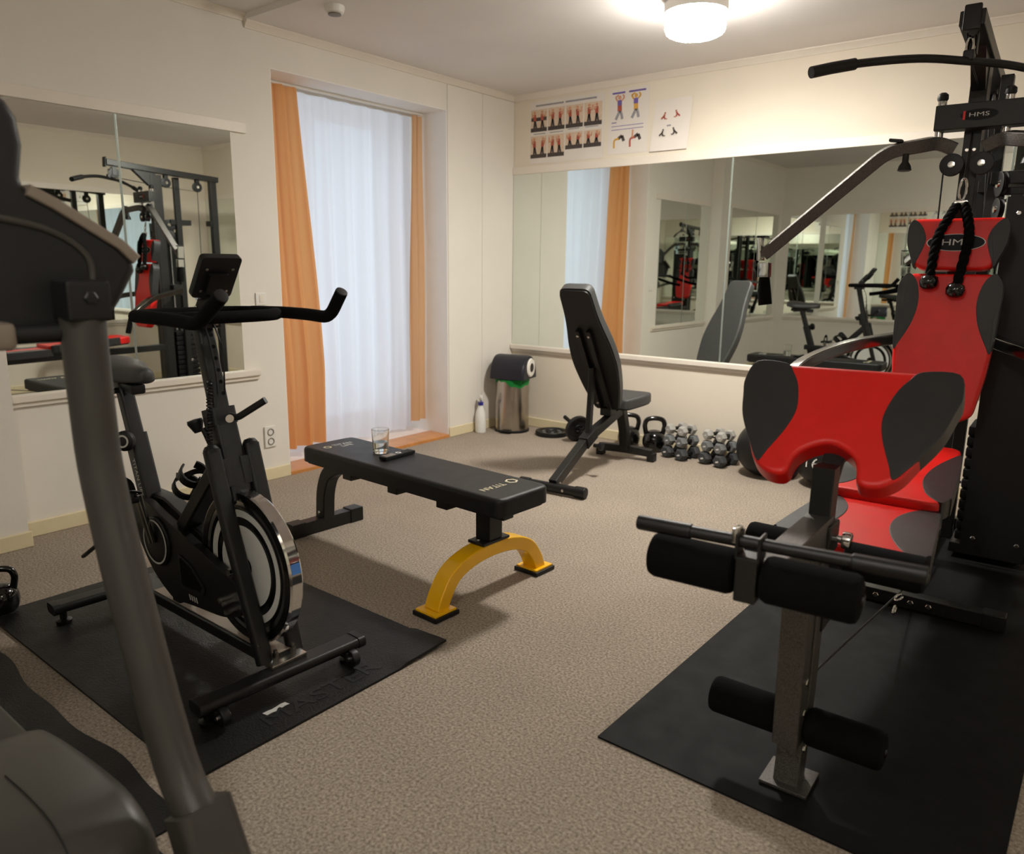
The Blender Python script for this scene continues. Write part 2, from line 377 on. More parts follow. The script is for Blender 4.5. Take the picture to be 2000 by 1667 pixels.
# crown moulding and skirting
crown = [(0, 0), (.032, 0), (.032, -.006), (.02, -.016), (.011, -.03), (.009, -.038), (0, -.038)]
def strip(name, pts, sec, m, label):
    struct(name, sw(pts, sec, (0, 0, 1), fixed=True), m, label, None, 25)
def crown_along(name, p0, p1, nrm, label):
    bm = newbm(); rows = []
    for p in (p0, p1): rows.append([bm.verts.new(Vector(p)+Vector(nrm)*a+Vector((0, 0, b))) for a, b in crown])
    n = len(crown)
    for k in range(n): bm.faces.new((rows[0][k], rows[0][(k+1) % n], rows[1][(k+1) % n], rows[1][k]))
    bm.faces.new(rows[0]); bm.faces.new(rows[1][::-1]); struct(name, bm, 'white_trim', label, None, 25)
crown_along('trim_2', (0, YS, H1), (0, 0, H1), (1, 0, 0), 'white ceiling moulding over the curtained doorway')
crown_along('trim_3', (0, -3.6, H2), (0, YS, H2), (1, 0, 0), 'white ceiling moulding over the two pane mirror')
crown_along('trim_4', (0, 0, H1), (W, 0, H1), (0, -1, 0), 'white ceiling moulding above the posters')
crown_along('trim_5', (W, YN, H1), (W, 0, H1), (-1, 0, 0), 'white ceiling moulding along the right wall')
crown_along('trim_6', (.13, YN, H2), (.13, -3.6, H2), (1, 0, 0), 'white ceiling moulding on the wall projection')
def base(name, x0, x1, y0, y1, label): struct(name, bxr(x0, x1, y0, y1, 0, .072, .004), 'base_trim', label)
base('baseboard_left', 0, .014, -3.6, OY0-.002, 'cream skirting board under the two pane mirror')
base('baseboard_left_end', 0, .014, OY1+.002, -.002, 'short cream skirting board beside the pedal bin')
base('baseboard_projection', .13, .144, YN, -3.59, 'cream skirting board on the wall projection')
base('baseboard_far', .014, W, -.014, 0, 'cream skirting board behind the kettlebells')
base('baseboard_right', W-.014, W, YN, -.014, 'cream skirting board along the right wall')
base('baseboard_near', .144, W-.014, YN, YN+.014, 'cream skirting board behind the camera')

# ================================================================== mirrors
def mirror(label, origin, ex, nrm, widths, z0, z1, ext=(.0, .0), pane_t=.006):
    """origin: point on the wall at floor, ex: direction along the wall, nrm: into the room"""
    ex = Vector(ex); nr = Vector(nrm); L = sum(widths)
    t = thing('wall_mirror', label, 'mirror', origin)
    def slab(name, a0, a1, d0, d1, za, zb, m, bev=0.0):
        c = ex*((a0+a1)/2)+nr*((d0+d1)/2)+Vector((0, 0, (za+zb)/2))
        s = Vector((abs(ex.x)*(a1-a0)+abs(nr.x)*(d1-d0), abs(ex.y)*(a1-a0)+abs(nr.y)*(d1-d0), zb-za))
        return finish(name, bx(c, s, None, bev), m, t, 30 if bev else None)
    a = 0
    for i, wd in enumerate(widths):
        slab('mirror_pane', a+.002, a+wd-.002, .001, pane_t, z0, z1, 'mirror_glass')
        if i: slab('joint_strip', a-.006, a+.006, .0005, pane_t+.001, z0, z1, 'mirror_edge', .001)
        a += wd
    slab('top_rail', -ext[0], L+ext[1], 0, .016, z1-.004, z1+.05, 'white_trim', .003)
    slab('sill', -ext[0], L+ext[1], 0, .034, z0-.03, z0+.004, 'white_trim', .006)
    slab('sill_moulding', -ext[0], L+ext[1], 0, .018, z0-.052, z0-.028, 'white_trim', .004)
    return t
mirror('two pane mirror on the left wall beside the curtain', (0, -3.57, 0), (0, 1, 0), (1, 0, 0), (.575, .595), .66, 1.935, (0, .09))
mirror('long mirror on the far wall under the posters', (.008, 0, 0), (1, 0, 0), (0, -1, 0), (1.76, 1.5, 1.17), .64, 1.94)
mirror('mirror on the wall projection by the treadmill', (.13, YN+.12, 0), (0, 1, 0), (1, 0, 0), (.75, .75), .655, 1.94)
mirror('wide mirror on the wall behind the camera', (.25, YN, 0), (1, 0, 0), (0, 1, 0), (1.4, 1.4, 1.3), .655, 1.94)
mirror('wide mirror on the right wall beyond the multi gym', (W, -.5, 0), (0, -1, 0), (-1, 0, 0), (1.5, 1.5, 1.5), .655, 1.94)

# ================================================================== curtains
def curtain(name, label, cat, y0, y1, z0, z1, x, amp, waves, m, ph=0.0, taper=None, gather=1.0, group=None):
    bm = newbm(); NY, NZ = max(40, int(waves*14)), 24; g = []
    rnd = random.Random(int(waves*10)); am = [rnd.uniform(.5, 1.2) for _ in range(60)]; fr = [rnd.uniform(-.6, .6) for _ in range(60)]
    for j in range(NZ+1):
        z = z1+(z0-z1)*j/NZ; row = []; tz = j/NZ
        for i in range(NY+1):
            s = i/NY; a = s*waves*2*PI+ph; k = int(s*waves)
            yy0, yy1 = (y0, y1) if taper is None else taper(tz)
            y = yy0+(yy1-yy0)*s+.006*math.sin(a*2+fr[k])
            xx = x+amp*(.55+.45*tz)*am[k % 60]*math.sin(a+.5*math.sin(3*tz+k))+.006*math.sin(7*tz+4*s)
            row.append(bm.verts.new((xx, y, z)))
        g.append(row)
    for j in range(NZ):
        for i in range(NY): bm.faces.new((g[j][i], g[j][i+1], g[j+1][i+1], g[j+1][i]))
    o = finish(name, bm, m, None, 180)
    tag(o, label, cat, group); return o
cs = curtain('sheer_curtain', 'long white sheer curtain glowing with daylight in the doorway', 'curtain', -2.06, -.80, .045, 2.274, -.31, .036, 8, 'sheer_fabric')
co = curtain('orange_curtain', 'broad orange curtain gathered at the left side of the sheer', 'curtain', -2.10, -1.80, .10, 2.274, -.215, .032, 3.6, 'orange_fabric', taper=lambda t: (-2.12, -1.80+.12*min(1, t*1.3)))
cp = curtain('peach_curtain', 'narrow peach orange curtain at the right side of the sheer', 'curtain', -.92, -.76, .11, 2.274, -.235, .02, 2.0, 'peach_fabric', ph=1.0, taper=lambda t: (-.86-.07*t, -.755))
rod = thing('curtain_rail', 'white curtain rail under the top of the door recess', 'curtain rail', (-.22, OY1, OZ))
finish('rail', bxr(-.012, .012, OY0-OY1+.02, -.02, -.02, 0, .003), 'white_plastic', rod)
finish('rail', bxr(-.10, -.078, OY0-OY1+.02, -.02, -.02, 0, .003), 'white_plastic', rod)

# ================================================================== ceiling fixtures
def ceiling_lamp(loc, label, glow='lamp_glass', low='lamp_diffuser'):
    t = thing('ceiling_lamp', label, 'lamp', loc)
    bm = newbm(); lathe(bm, [(0, 0), (.075, 0), (.075, -.012), (.06, -.022), (0, -.022)]); finish('canopy', bm, 'white_plastic', t)
    bm = newbm(); N = 48
    prof = [(.128, -.05), (.137, -.06), (.14, -.09), (.14, -.138), (.133, -.158), (.122, -.165)]
    rows = []
    for r, z in prof:
        if r == 0: rows.append([bm.verts.new((0, 0, z))]); continue
        rows.append([bm.verts.new((r*(1+.018*(-1)**k)*math.cos(2*PI*k/N), r*(1+.018*(-1)**k)*math.sin(2*PI*k/N), z)) for k in range(N)])
    for a, b in zip(rows[:-1], rows[1:]):
        for k in range(N):
            if len(b) == 1: bm.faces.new((a[k], a[(k+1) % N], b[0]))
            else: bm.faces.new((a[k], a[(k+1) % N], b[(k+1) % N], b[k]))
    finish('glass_shade', bm, glow, t, 20)
    bm = newbm(); lathe(bm, [(.121, -.165), (.112, -.170), (.055, -.177), (0, -.178)], None, 48); finish('diffuser', bm, low, t, 40)
    bm = newbm(); lathe(bm, [(.0, -.018), (.13, -.022), (.148, -.03), (.148, -.072), (.1425, -.072), (.14, -.03), (0, -.03)], seg=40); finish('rim', bm, 'white_plastic', t)  # opaque skirt added to the rim, keeps the glow off the ceiling
ceiling_lamp((2.045, -1.19, H1), 'round glowing glass ceiling lamp above the incline bench')
ceiling_lamp((3.35, -4.95, H2), 'unseen fill lamp added to light the near end of the room', 'fill_lamp_glass', 'fill_lamp_diffuser')  # fill lamp added behind the camera to balance the near end
t = thing('smoke_detector', 'small white round smoke detector on the ceiling', 'smoke detector', (.56, -2.13, H1))
bm = newbm(); lathe(bm, [(0, 0), (.05, 0), (.05, -.012), (.044, -.03), (.03, -.036), (0, -.036)]); finish('housing', bm, 'white_plastic', t)
bm = newbm(); lathe(bm, [(.03, -.033), (.033, -.041), (.018, -.044), (0, -.044)]); finish('grille', bm, 'socket_hole', t)

# ================================================================== wall fittings
t = thing('wall_socket', 'white double power socket low on the left wall', 'socket', (0, -2.262, .26))
finish('cover_plate', bxr(0, .012, -.038, .038, -.062, .062, .004), 'white_plastic', t)
for z in (.028, -.028):
    bm = newbm(); lathe(bm, [(.021, 0), (.021, .003), (.017, .003), (.016, -.004), (0, -.004)], axisM((.0125, 0, z), (1, 0, 0))); finish('outlet', bm, 'socket_hole', t)
t = thing('light_switch', 'white light switch on the left wall beside the orange curtain', 'switch', (0, -2.272, 1.056))
finish('cover_plate', bxr(0, .009, -.034, .034, -.035, .035, .004), 'white_plastic', t)
finish('rocker', bxr(.008, .012, -.012, .012, -.02, .02, .002), 'white_trim', t)

# ================================================================== posters
def quad(bm, x0, x1, z0, z1, y=0.0): bm.faces.new([bm.verts.new(p) for p in ((x0, y, z0), (x1, y, z0), (x1, y, z1), (x0, y, z1))])
def stick(bm, pts, wd, y=0.0):
    for (a, b), (c, d) in zip(pts[:-1], pts[1:]):
        v = Vector((c-a, d-b)); n = Vector((-v.y, v.x)).normalized()*wd/2 if v.length else Vector((0, wd))
        bm.faces.new([bm.verts.new(p) for p in ((a+n.x, y, b+n.y), (a-n.x, y, b-n.y), (c-n.x, y, d-n.y), (c+n.x, y, d+n.y))])
def disc(bm, cx, cz, r, y=0.0): bm.faces.new([bm.verts.new((cx+r*math.cos(2*PI*k/10), y, cz+r*math.sin(2*PI*k/10))) for k in range(10)])
PY = -.0012
t = thing('exercise_poster', 'large white poster with eight photo tiles of exercises, nearest the corner', 'poster', (.48, -.001, 2.22))
finish('sheet', bxr(-.325, .325, -.001, 0, -.215, .22), 'paper', t, None)
bm = newbm(); quad(bm, -.27, -.02, .185, .197, PY); quad(bm, -.005, .26, .185, .197, PY)
quad(bm, -.29, -.18, -.008, -.002, PY); quad(bm, -.14, -.02, -.008, -.002, PY); quad(bm, .02, .12, .0, .006, PY); quad(bm, .17, .28, .0, .006, PY)
finish('caption_print', bm, 'grey_print', t, None)
rnd = random.Random(3)
for rw, zt in ((0, .165), (1, -.02)):
    for cx in range(4):
        x0 = -.315+.158*cx; h = .155 if (rw == 0 or cx < 2) else .115; x1 = x0+.148; zb = zt-h
        tile = finish('photo_tile', (lambda b: (quad(b, x0, x1, zb, zt, PY), b)[1])(newbm()), 'tan_print', t, None)
        finish('floor_print', (lambda b: (quad(b, x0, x1, zb, zb+.028, PY-.0004), b)[1])(newbm()), 'dark_print', tile, None)
        bs, bd, bh = newbm(), newbm(), newbm()
        for k in (0, 1):
            cxx = x0+.04+.066*k; z0 = zb+.026; lean = rnd.uniform(-.012, .012); hh = h-.035
            stick(bd, [(cxx-.01, z0), (cxx+lean*.4, z0+hh*.45)], .016, PY-.0006); stick(bd, [(cxx+.012, z0), (cxx+lean*.4, z0+hh*.45)], .016, PY-.0006)
            b1_ = newbm(); stick(b1_, [(cxx+lean*.4, z0+hh*.43), (cxx+lean, z0+hh*.8)], .026, PY-.0008); finish('body_print', b1_, 'red_print', tile, None)
            a = rnd.choice((-1, 1)); stick(bh, [(cxx+lean, z0+hh*.76), (cxx+a*.024, z0+hh*.62), (cxx+a*.028, z0+hh*.92)], .009, PY-.001); disc(bh, cxx+lean, z0+hh*.9, .011, PY-.0009)
        if rw == 0 and cx == 0: quad(bd, x0+.004, x1-.004, zb+.075, zb+.1, PY-.0007)
        finish('legs_print', bd, 'dark_print', tile, None); bs.free(); finish('arms_print', bh, 'skin_print', tile, None)
t = thing('exercise_poster', 'white poster with two coloured standing figures above two lying figures, middle of three', 'poster', (.997, -.001, 2.235))
finish('sheet', bxr(-.155, .155, -.001, 0, -.215, .205), 'paper', t, None)
bm = newbm(); quad(bm, -.13, -.03, .175, .187, PY); quad(bm, .0, .13, .175, .187, PY); quad(bm, -.13, .12, -.035, -.031, PY); quad(bm, -.13, -.09, -.012, -.006, PY); quad(bm, -.13, .12, -.058, -.054, PY); finish('caption_print', bm, 'purple_print', t, None)
for k, cx in enumerate((-.068, .058)):
    bd, bs, bh = newbm(), newbm(), newbm()
    stick(bd, [(cx-.03, .01), (cx-.008, .05), (cx, .075)], .02, PY); stick(bd, [(cx+.022, .01), (cx+.012, .05), (cx, .075)], .02, PY); finish('legs_print', bd, 'grey_print', t, None)
    stick(bs, [(cx, .065), (cx-.002, .105)], .034, PY-.0004); finish('shorts_print', bs, ('red_print', 'ochre_print')[k], t, None)
    bs = newbm(); stick(bs, [(cx-.002, .1), (cx-.003, .135)], .034, PY-.0005); finish('top_print', bs, 'purple_print', t, None)
    stick(bh, [(cx-.02, .13), (cx-.036, .155), (cx-.01, .168)], .012, PY-.0007); stick(bh, [(cx+.014, .13), (cx+.034, .15), (cx+.02, .168)], .012, PY-.0007); disc(bh, cx-.002, .15, .014, PY-.0006); finish('skin_print', bh, ('skin_print', 'ochre_print')[k], t, None)
    bd, bh = newbm(), newbm(); zc = -.115
    stick(bd, [(cx-.005, zc), (cx+.025, zc+.018), (cx+.04, zc-.018)], .022, PY); finish('legs_print', bd, 'dark_print', t, None)
    stick(bh, [(cx-.036, zc-.06), (cx-.038, zc-.02), (cx-.033, zc-.005), (cx, zc)], .014, PY-.0004)
    if k: bq = newbm(); stick(bq, [(cx-.02, zc), (cx-.018, zc+.05)], .012, PY-.0006); finish('raised_arm_print', bq, 'skin_print', t, None)
    finish('torso_print', bh, ('ochre_print', 'red_print')[k], t, None)
t = thing('exercise_poster', 'small white poster curling off the wall with four tiny figures, right of three', 'poster', (1.328, -.001, 2.17))
bm = newbm(); NX, NZ = 8, 10; g = []
for j in range(NZ+1):
    z = -.157+.32*j/NZ; row = []
    for i in range(NX+1):
        s = i/NX; x = -.135+.27*s-.015*(1-j/NZ)+.012*(j/NZ); lift = .012*((1-j/NZ)**2)+.016*(s**2)*((j/NZ)**3)+.001
        row.append(bm.verts.new((x, -lift, z)))
    g.append(row)
for j in range(NZ):
    for i in range(NX): bm.faces.new((g[j][i], g[j][i+1], g[j+1][i+1], g[j+1][i]))
bmesh.ops.recalc_face_normals(bm, faces=bm.faces[:]); bmesh.ops.solidify(bm, geom=bm.faces[:], thickness=.0006); finish('sheet', bm, 'paper', t, None)
for k, (cx, cz) in enumerate(((-.055, .055), (.04, .062), (-.06, -.05), (.03, -.045))):
    bm = newbm(); yy = -.0175 if cz < 0 else -.0095
    sgn = -1 if k % 2 else 1
    stick(bm, [(cx-.02*sgn, cz-.012), (cx, cz+.004), (cx+.008*sgn, cz-.014)], .010, yy); stick(bm, [(cx, cz+.004), (cx+.006*sgn, cz+.015)], .012, yy-.0003); disc(bm, cx+.008*sgn, cz+.022, .006, yy-.0004); stick(bm, [(cx+.008*sgn, cz-.014), (cx+.024*sgn, cz-.014)], .005, yy-.0005)
    finish('figure_print', bm, 'red_print' if k < 2 else 'dark_print', t, None)
bm = newbm(); quad(bm, -.03, .0, -.006, .002, -.0125); finish('caption_print', bm, 'grey_print', t, None)

# ================================================================== floor mats
def floor_mat(name, label, x0, x1, y0, y1, h, m, wavy=None, bev=.004, curl=None):
    bm = newbm(); NX, NY = 40, 30; top = []
    for j in range(NY+1):
        row = []
        for i in range(NX+1):
            x = x0+(x1-x0)*i/NX; y = y0+(y1-y0)*j/NY
            if wavy and j == NY: y += wavy(x)
            z = h
            if curl: z += curl(x, y)
            row.append(bm.verts.new((x, y, z)))
        top.append(row)
    for j in range(NY):
        for i in range(NX): bm.faces.new((top[j][i], top[j][i+1], top[j+1][i+1], top[j+1][i]))
    edge = [top[0][i] for i in range(NX+1)]+[top[j][NX] for j in range(1, NY+1)]+[top[NY][i] for i in range(NX-1, -1, -1)]+[top[j][0] for j in range(NY-1, 0, -1)]
    low = [bm.verts.new((v.co.x, v.co.y, 0.0005+max(0, v.co.z-h))) for v in edge]; n = len(edge)
    for k in range(n): bm.faces.new((edge[k], low[k], low[(k+1) % n], edge[(k+1) % n]))
    bm.faces.new(low[::-1]); return finish(name, bm, m, None, 50)
def curlf(x, y):
    d = math.hypot(max(0, x-2.02)/.17, max(0, y+3.27)/.2) if x > 2.02 and y > -3.27 else 0
    return .014*min(1.3, d)**2*.6 if d else 0
bmat = tag(floor_mat('exercise_mat', 'black leather grained rubber mat under the spin bike', .79, 2.19, -3.97, -3.07, .008, 'rubber_mat', curl=curlf), 'black leather grained rubber mat under the spin bike', 'mat')
lettering('MASTER', .085, planeM((2.118, -3.52, .0088), (0, 1, 0), (-1, 0, 0)), 'mat_emboss', bmat, .0004, 'embossed_lettering', sx=1.35)
gmat = tag(floor_mat('floor_mat', 'large smooth black mat under the multi gym', 2.86, 3.78, -3.18, -.55, .006, 'gym_mat'), 'large smooth black mat under the multi gym', 'mat')
tmat = tag(floor_mat('treadmill_mat', 'dark mat with wavy edge under the treadmill', .6, 2.3, -5.1, -4.05, .006, 'rubber_mat', wavy=lambda x: .012*math.sin(x*7)+.006*math.sin(x*17)), 'dark mat with wavy edge under the treadmill', 'mat')
bm = newbm(); g = [[bm.verts.new((2.075+.001*math.sin(j)+.018*i, -3.70+.075*j/5+.004*i, .0092+.001*math.sin(j*2))) for i in range(2)] for j in range(6)]
for j in range(5): bm.faces.new((g[j][0], g[j][1], g[j+1][1], g[j+1][0]))
bmesh.ops.solidify(bm, geom=bm.faces[:], thickness=.0006)
tag(finish('paper_scrap', bm, 'print_white', None, None), 'thin white paper scrap lying on the spin bike mat', 'paper scrap')

# ================================================================== flat bench (yellow arch foot)
B = thing('flat_bench', 'black flat weight bench with a yellow arched front foot', 'bench', (1.585, -2.622, 0), math.radians(-2.2))
ol = rounded([(-.61, -.145), (.61, -.145), (.61, .145), (-.61, .145)], .045, 6)
finish('pad', pr(ol, .066, Matrix.Translation((0, 0, .374)), .02, 4), 'black_leather', B, 50)
finish('pad_board', pr(rounded([(-.595, -.13), (.595, -.13), (.595, .13), (-.595, .13)], .03), .012, Matrix.Translation((0, 0, .363))), 'black_plastic', B)
for x in (-.30, .0, .29): finish('cross_bracket', bx((x, 0, .349), (.06, .25, .028), None, .004), 'black_steel', B)
finish('spine_tube', bx((-.0, 0, .335), (1.05, .06, .04), None, .004), 'black_steel', B)
finish('front_post', bx((.425, 0, .295), (.075, .075, .15), None, .006), 'black_steel', B)
pl_ = finish('flange', bx((.425, 0, .216), (.085, .15, .012), None, .003), 'black_steel', B)
for y in (-.058, .058): bolt((.425, y, .222), (0, 0, 1), .008, pl_)
arch = [(.425, -.285, .018), (.425, -.262, .07), (.425, -.21, .135), (.425, -.12, .172), (.425, 0, .184), (.425, .12, .172), (.425, .21, .135), (.425, .262, .07), (.425, .285, .018)]
finish('arch_foot', sw(smooth_path(arch, 6), rrect(.055, .075, .006), (1, 0, 0), fixed=True), 'yellow_paint', B, 35)
for s in (-1, 1):
    finish('foot_plate', bx((.425, .285*s, .02), (.108, .108, .012), None, .003), 'yellow_paint', B)
    finish('rubber_foot', bx((.425, .285*s, .0095), (.124, .122, .018), None, .004), 'black_plastic', B)
leg = [(-.36, 0, .345), (-.48, 0, .34), (-.585, 0, .29), (-.632, 0, .20), (-.645, 0, .1), (-.648, 0, .06)]
finish('rear_leg', sw(smooth_path(leg, 6), rrect(.065, .065, .006), (0, 1, 0), fixed=True), 'black_steel', B, 35)
finish('rear_foot_bar', bx((-.648, .0, .035), (.06, .36, .06), None, .004), 'black_steel', B)
for s in (-1, 1): finish('end_cap', bx((-.648, .165*s, .036), (.07, .075, .07), None, .005), 'black_plastic', B)
for y in (-.0335, .0335): bolt((-.645, y, .09), (0, 1 if y > 0 else -1, 0), .009, B)
# logos on the pad
finish('hexagon_emblem', hexring(.027, .019, .0006, planeM((.47, .078, .4402), (1, 0, 0), (0, 1, 0))), 'gold_print', B, None)
lettering('TITAN', .044, planeM((.473, -.034, .4402), (0, -1, 0), (1, 0, 0)), 'gold_print', B, .0003)
finish('hexagon_emblem', hexring(.020, .014, .0006, planeM((-.50, -.075, .4402), (1, 0, 0), (0, 1, 0))), 'gold_print', B, None)
lettering('TITAN\nLIFE', .036, planeM((-.49, .012, .4402), (0, 1, 0), (-1, 0, 0)), 'print_silver', B, .0003)

# glass and remote on the bench
G = thing('drinking_glass', 'clear drinking glass with a little water on the flat bench', 'glass', (1.335, -2.585, .4405))
bm = newbm(); lathe(bm, [(0, 0), (.031, 0), (.034, .004), (.036, .05), (.039, .105), (.0375, .106), (.0345, .05), (.032, .012), (0, .010)], None, 32); finish('tumbler', bm, 'clear_glass', G, 50)
bm = newbm(); lathe(bm, [(0, .0105), (.0315, .0125), (.0342, .048), (0, .048)], None, 32); finish('water', bm, 'water', G, 50)
Rm = thing('remote_control', 'slim black remote control lying on the flat bench', 'remote', (1.448, -2.59, .4405), math.radians(2))
finish('case', bx((0, 0, .0085), (.044, .178, .016), None, .004), 'black_plastic', Rm)
for k in range(4):
    for j in (-1, 0, 1): finish('button', bx((j*.012, .03+.014*k, .0172), (.008, .008, .002), None, .001), 'grey_leather', Rm)
bm = newbm(); lathe(bm, [(.006, 0), (.013, 0), (.013, .0015), (.006, .0015)], Matrix.Translation((0, .005, .0163)), 20); finish('ring_button', bm, 'print_silver', Rm)
finish('glossy_panel', bx((0, -.05, .0168), (.036, .06, .0012), None, .0004), 'treadmill_silver', Rm)

# ================================================================== incline bench
ax = Vector((1.325-1.43, -.42+1.40, 0)); ang = math.atan2(ax.y, ax.x)-PI/2
I = thing('incline_bench', 'black adjustable incline bench with raised backrest facing the far mirror', 'bench', (1.325, -.42, 0), ang)
# local: +y toward the far wall, x sideways; backrest leans toward -y
finish('rear_foot_bar', sw(smooth_path([(-.185, .012, .055), (-.1, 0, .062), (0, 0, .064), (.1, 0, .062), (.185, .012, .055)], 5), rrect(.05, .05, .005), (0, 0, 1), fixed=True), 'black_steel', I)
for s in (-1, 1): finish('foot_cap', bx((.185*s, .01, .028), (.05, .06, .055), None, .006), 'black_plastic', I)
finish('rear_leg', sw(fillet([(0, -.005, .06), (0, -.03, .2), (0, -.075, .30), (0, -.105, .37)], .06), rrect(.055, .06, .005), (1, 0, 0), fixed=True), 'black_steel', I)
finish('seat_bracket', bx((0, -.01, .365), (.07, .26, .025), None, .004), 'black_steel', I)
fb = finish('main_beam', sw([(0, -.98, .05), (0, -.55, .25), (0, -.06, .36)], rrect(.06, .05, .005), (1, 0, 0), fixed=True), 'graphite_steel', I)
finish('beam_sleeve', sw([(0, -.62, .218), (0, -.50, .265)], rrect(.072, .062, .005), (1, 0, 0), fixed=True), 'black_plastic', I)
bm = newbm(); cyl(bm, (.04, -.56, .2), (.075, -.56, .2), .012); cyl(bm, (.075, -.56, .2), (.10, -.56, .2), .026, seg=8, bev=.004); finish('locking_knob', bm, 'black_plastic', I)
finish('front_foot_bar', cy((-.20, -.99, .034), (.20, -.99, .034), .027, bev=.003), 'black_steel', I)
for s in (-1, 1): finish('foot_cap', cy((.145*s, -.99, .034), (.212*s, -.99, .034), .0325, bev=.006), 'black_plastic', I)
bolt((0.032, -.965, .058), (1, 0, 0), .009, I)
for x in (-.08, .08): bolt((x, -1.018, .034), (0, -1, 0), .009, I)
# back pad
hinge = Vector((0, -.30, .385)); top = Vector((0, -.80, 1.135)); ud = (top-hinge).normalized(); Lb = (top-hinge).length
bo = [(-.085, 0), (.085, 0), (.125, .16), (.145, .34), (.135, .50), (.10, .70), (.095, .82), (.095, Lb), (-.095, Lb), (-.095, .82), (-.10, .70), (-.135, .50), (-.145, .34), (-.125, .16)]
bo = [(a, b) for a, b in crom2([p for p in bo[:8]]+[p for p in bo[8:]], 4)]
MB_ = planeM(hinge, (-1, 0, 0), ud)   # z of this frame faces the far wall
if (MB_.to_3x3() @ Vector((0, 0, 1))).y < 0: MB_ = planeM(hinge, (1, 0, 0), ud)
ol = rounded([(-.08, 0), (.08, 0), (.125, .17), (.15, .36), (.142, .50), (.105, .70), (.098, Lb-.0), (-.098, Lb-.0), (-.105, .70), (-.142, .50), (-.15, .36), (-.125, .17)], [.02, .02, .15, .15, .15, .15, .045, .045, .15, .15, .15, .15], 5)
finish('back_pad', pr(ol, .058, MB_, .018, 4), 'grey_leather', I, 50)
finish('back_board', pr([(a*.96, b*.985+.005) for a, b in ol], .014, MB_ @ Matrix.Translation((0, 0, -.013)), .003, 2), 'black_plastic', I)
for s in (-1, 1):
    finish('back_rail', xf(bx((.035*s, .33, -.028), (.03, .60, .03), None, .004), MB_), 'black_steel', I)
    p = MB_ @ Vector((.035*s, .60, -.043)); bolt(p, MB_.to_3x3() @ Vector((0, 0, -1)), .009, I)
bolt(MB_ @ Vector((.03, .08, -.043)), MB_.to_3x3() @ Vector((0, 0, -1)), .009, I)
p0 = MB_ @ Vector((0, .36, -.04)); finish('back_strut', sw([p0, Vector((0, -.56, .26))], rrect(.04, .03, .004), (1, 0, 0), fixed=True), 'black_steel', I)
finish('hinge_block', bx((0, -.29, .365), (.075, .09, .05), None, .006), 'black_steel', I)
# seat pad
so = rounded([(-.10, -.17), (.10, -.17), (.145, .02), (.15, .12), (-.15, .12), (-.145, .02)], [.03, .03, .1, .05, .05, .1], 5)
Ms = Matrix.Translation((0, -.045, .385)) @ Matrix.Rotation(math.radians(4), 4, 'X')
finish('seat_pad', pr(so, .06, Ms, .018, 4), 'grey_leather', I, 50)
finish('seat_board', pr([(a*.95, b*.95) for a, b in so], .012, Ms @ Matrix.Translation((0, 0, -.011))), 'black_plastic', I)

# ================================================================== corner: bin, bottle, plates
Bn = thing('pedal_bin', 'steel rubbish bin with dark rolled lid and green bag in the corner', 'bin', (.20, -.235, 0))
bm = newbm(); lathe(bm, [(0, .002), (.128, .002), (.133, .008), (.133, .014), (.129, .018), (.130, .2), (.127, .4), (.12, .402), (0, .402)], None, 40); finish('body', bm, 'brushed_steel', Bn, 40)
bm = newbm(); lathe(bm, [(.128, 0), (.1355, 0), (.1355, .016), (.131, .02)], None, 40); finish('base_ring', bm, 'black_plastic', Bn)
ad = Vector((.95, .25, 0)).normalized(); sd = Vector((-ad.y, ad.x, 0))
hs = [(.165*math.cos(a)*.88, .165*math.sin(a)*1.06) for a in [PI*k/16 for k in range(17)]]; hs = [(a, b) for a, b in hs]
bm = newbm(); P0 = Vector((0, 0, .415)); hh = [(-.145, 0)]+[]
secl = [(.132*math.cos(a), .178*math.sin(a)**.8) for a in [PI*k/18 for k in range(19)]]
rows = []
for t_, sc in ((-.135, .90), (-.128, .97), (-.11, 1.0), (.12, 1.0), (.140, .97), (.148, .90)):
    rows.append([bm.verts.new(P0+ad*t_+sd*a*sc+Vector((0, 0, b*sc))) for a, b in secl])
n = len(secl)
for a, b in zip(rows[:-1], rows[1:]):
    for k in range(n-1): bm.faces.new((a[k], a[k+1], b[k+1], b[k]))
    bm.faces.new((a[-1], a[0], b[0], b[-1]))
bm.faces.new(rows[0]); bm.faces.new(rows[-1][::-1]); finish('lid', bm, 'bin_lid', Bn, 40)
ec = P0+ad*.146+Vector((0, 0, .085))
bm = newbm(); lathe(bm, [(.068, 0), (.072, .006), (.066, .014), (.035, .016), (.034, .004), (0, .004)], axisM(ec, ad), 28); finish('hinge_cap', bm, 'white_plastic', Bn)
bm = newbm(); lathe(bm, [(0, .004), (.034, .006), (.03, .018), (0, .02)], axisM(ec, ad), 20); finish('hinge_button', bm, 'black_plastic', Bn)
bm = newbm(); rows = []; rb = random.Random(5)
for j in range(5):
    rows.append([])
    for k in range(48):
        a = 2*PI*k/48; fr_ = math.exp(-((a-5.85+PI) % (2*PI)-PI)**2/.35)
        drop = (.016+.045*fr_+.008*math.sin(5*a)+.006*math.sin(11*a))*j/4
        r = .131+.003*math.sin(13*a+j)+.012*fr_*j/4*abs(math.sin(4*a))
        rows[-1].append(bm.verts.new((r*math.cos(a), r*math.sin(a), .409-drop)))
for a, b in zip(rows[:-1], rows[1:]):
    for k in range(48): bm.faces.new((a[k], a[(k+1) % 48], b[(k+1) % 48], b[k]))
bmesh.ops.solidify(bm, geom=bm.faces[:], thickness=-.0012); finish('bag', bm, 'bag_green', Bn, 40)
finish('pedal', bx((.05, -.137, .02), (.09, .03, .01), Matrix.Rotation(math.radians(20), 3, 'Z'), .003), 'black_plastic', Bn)
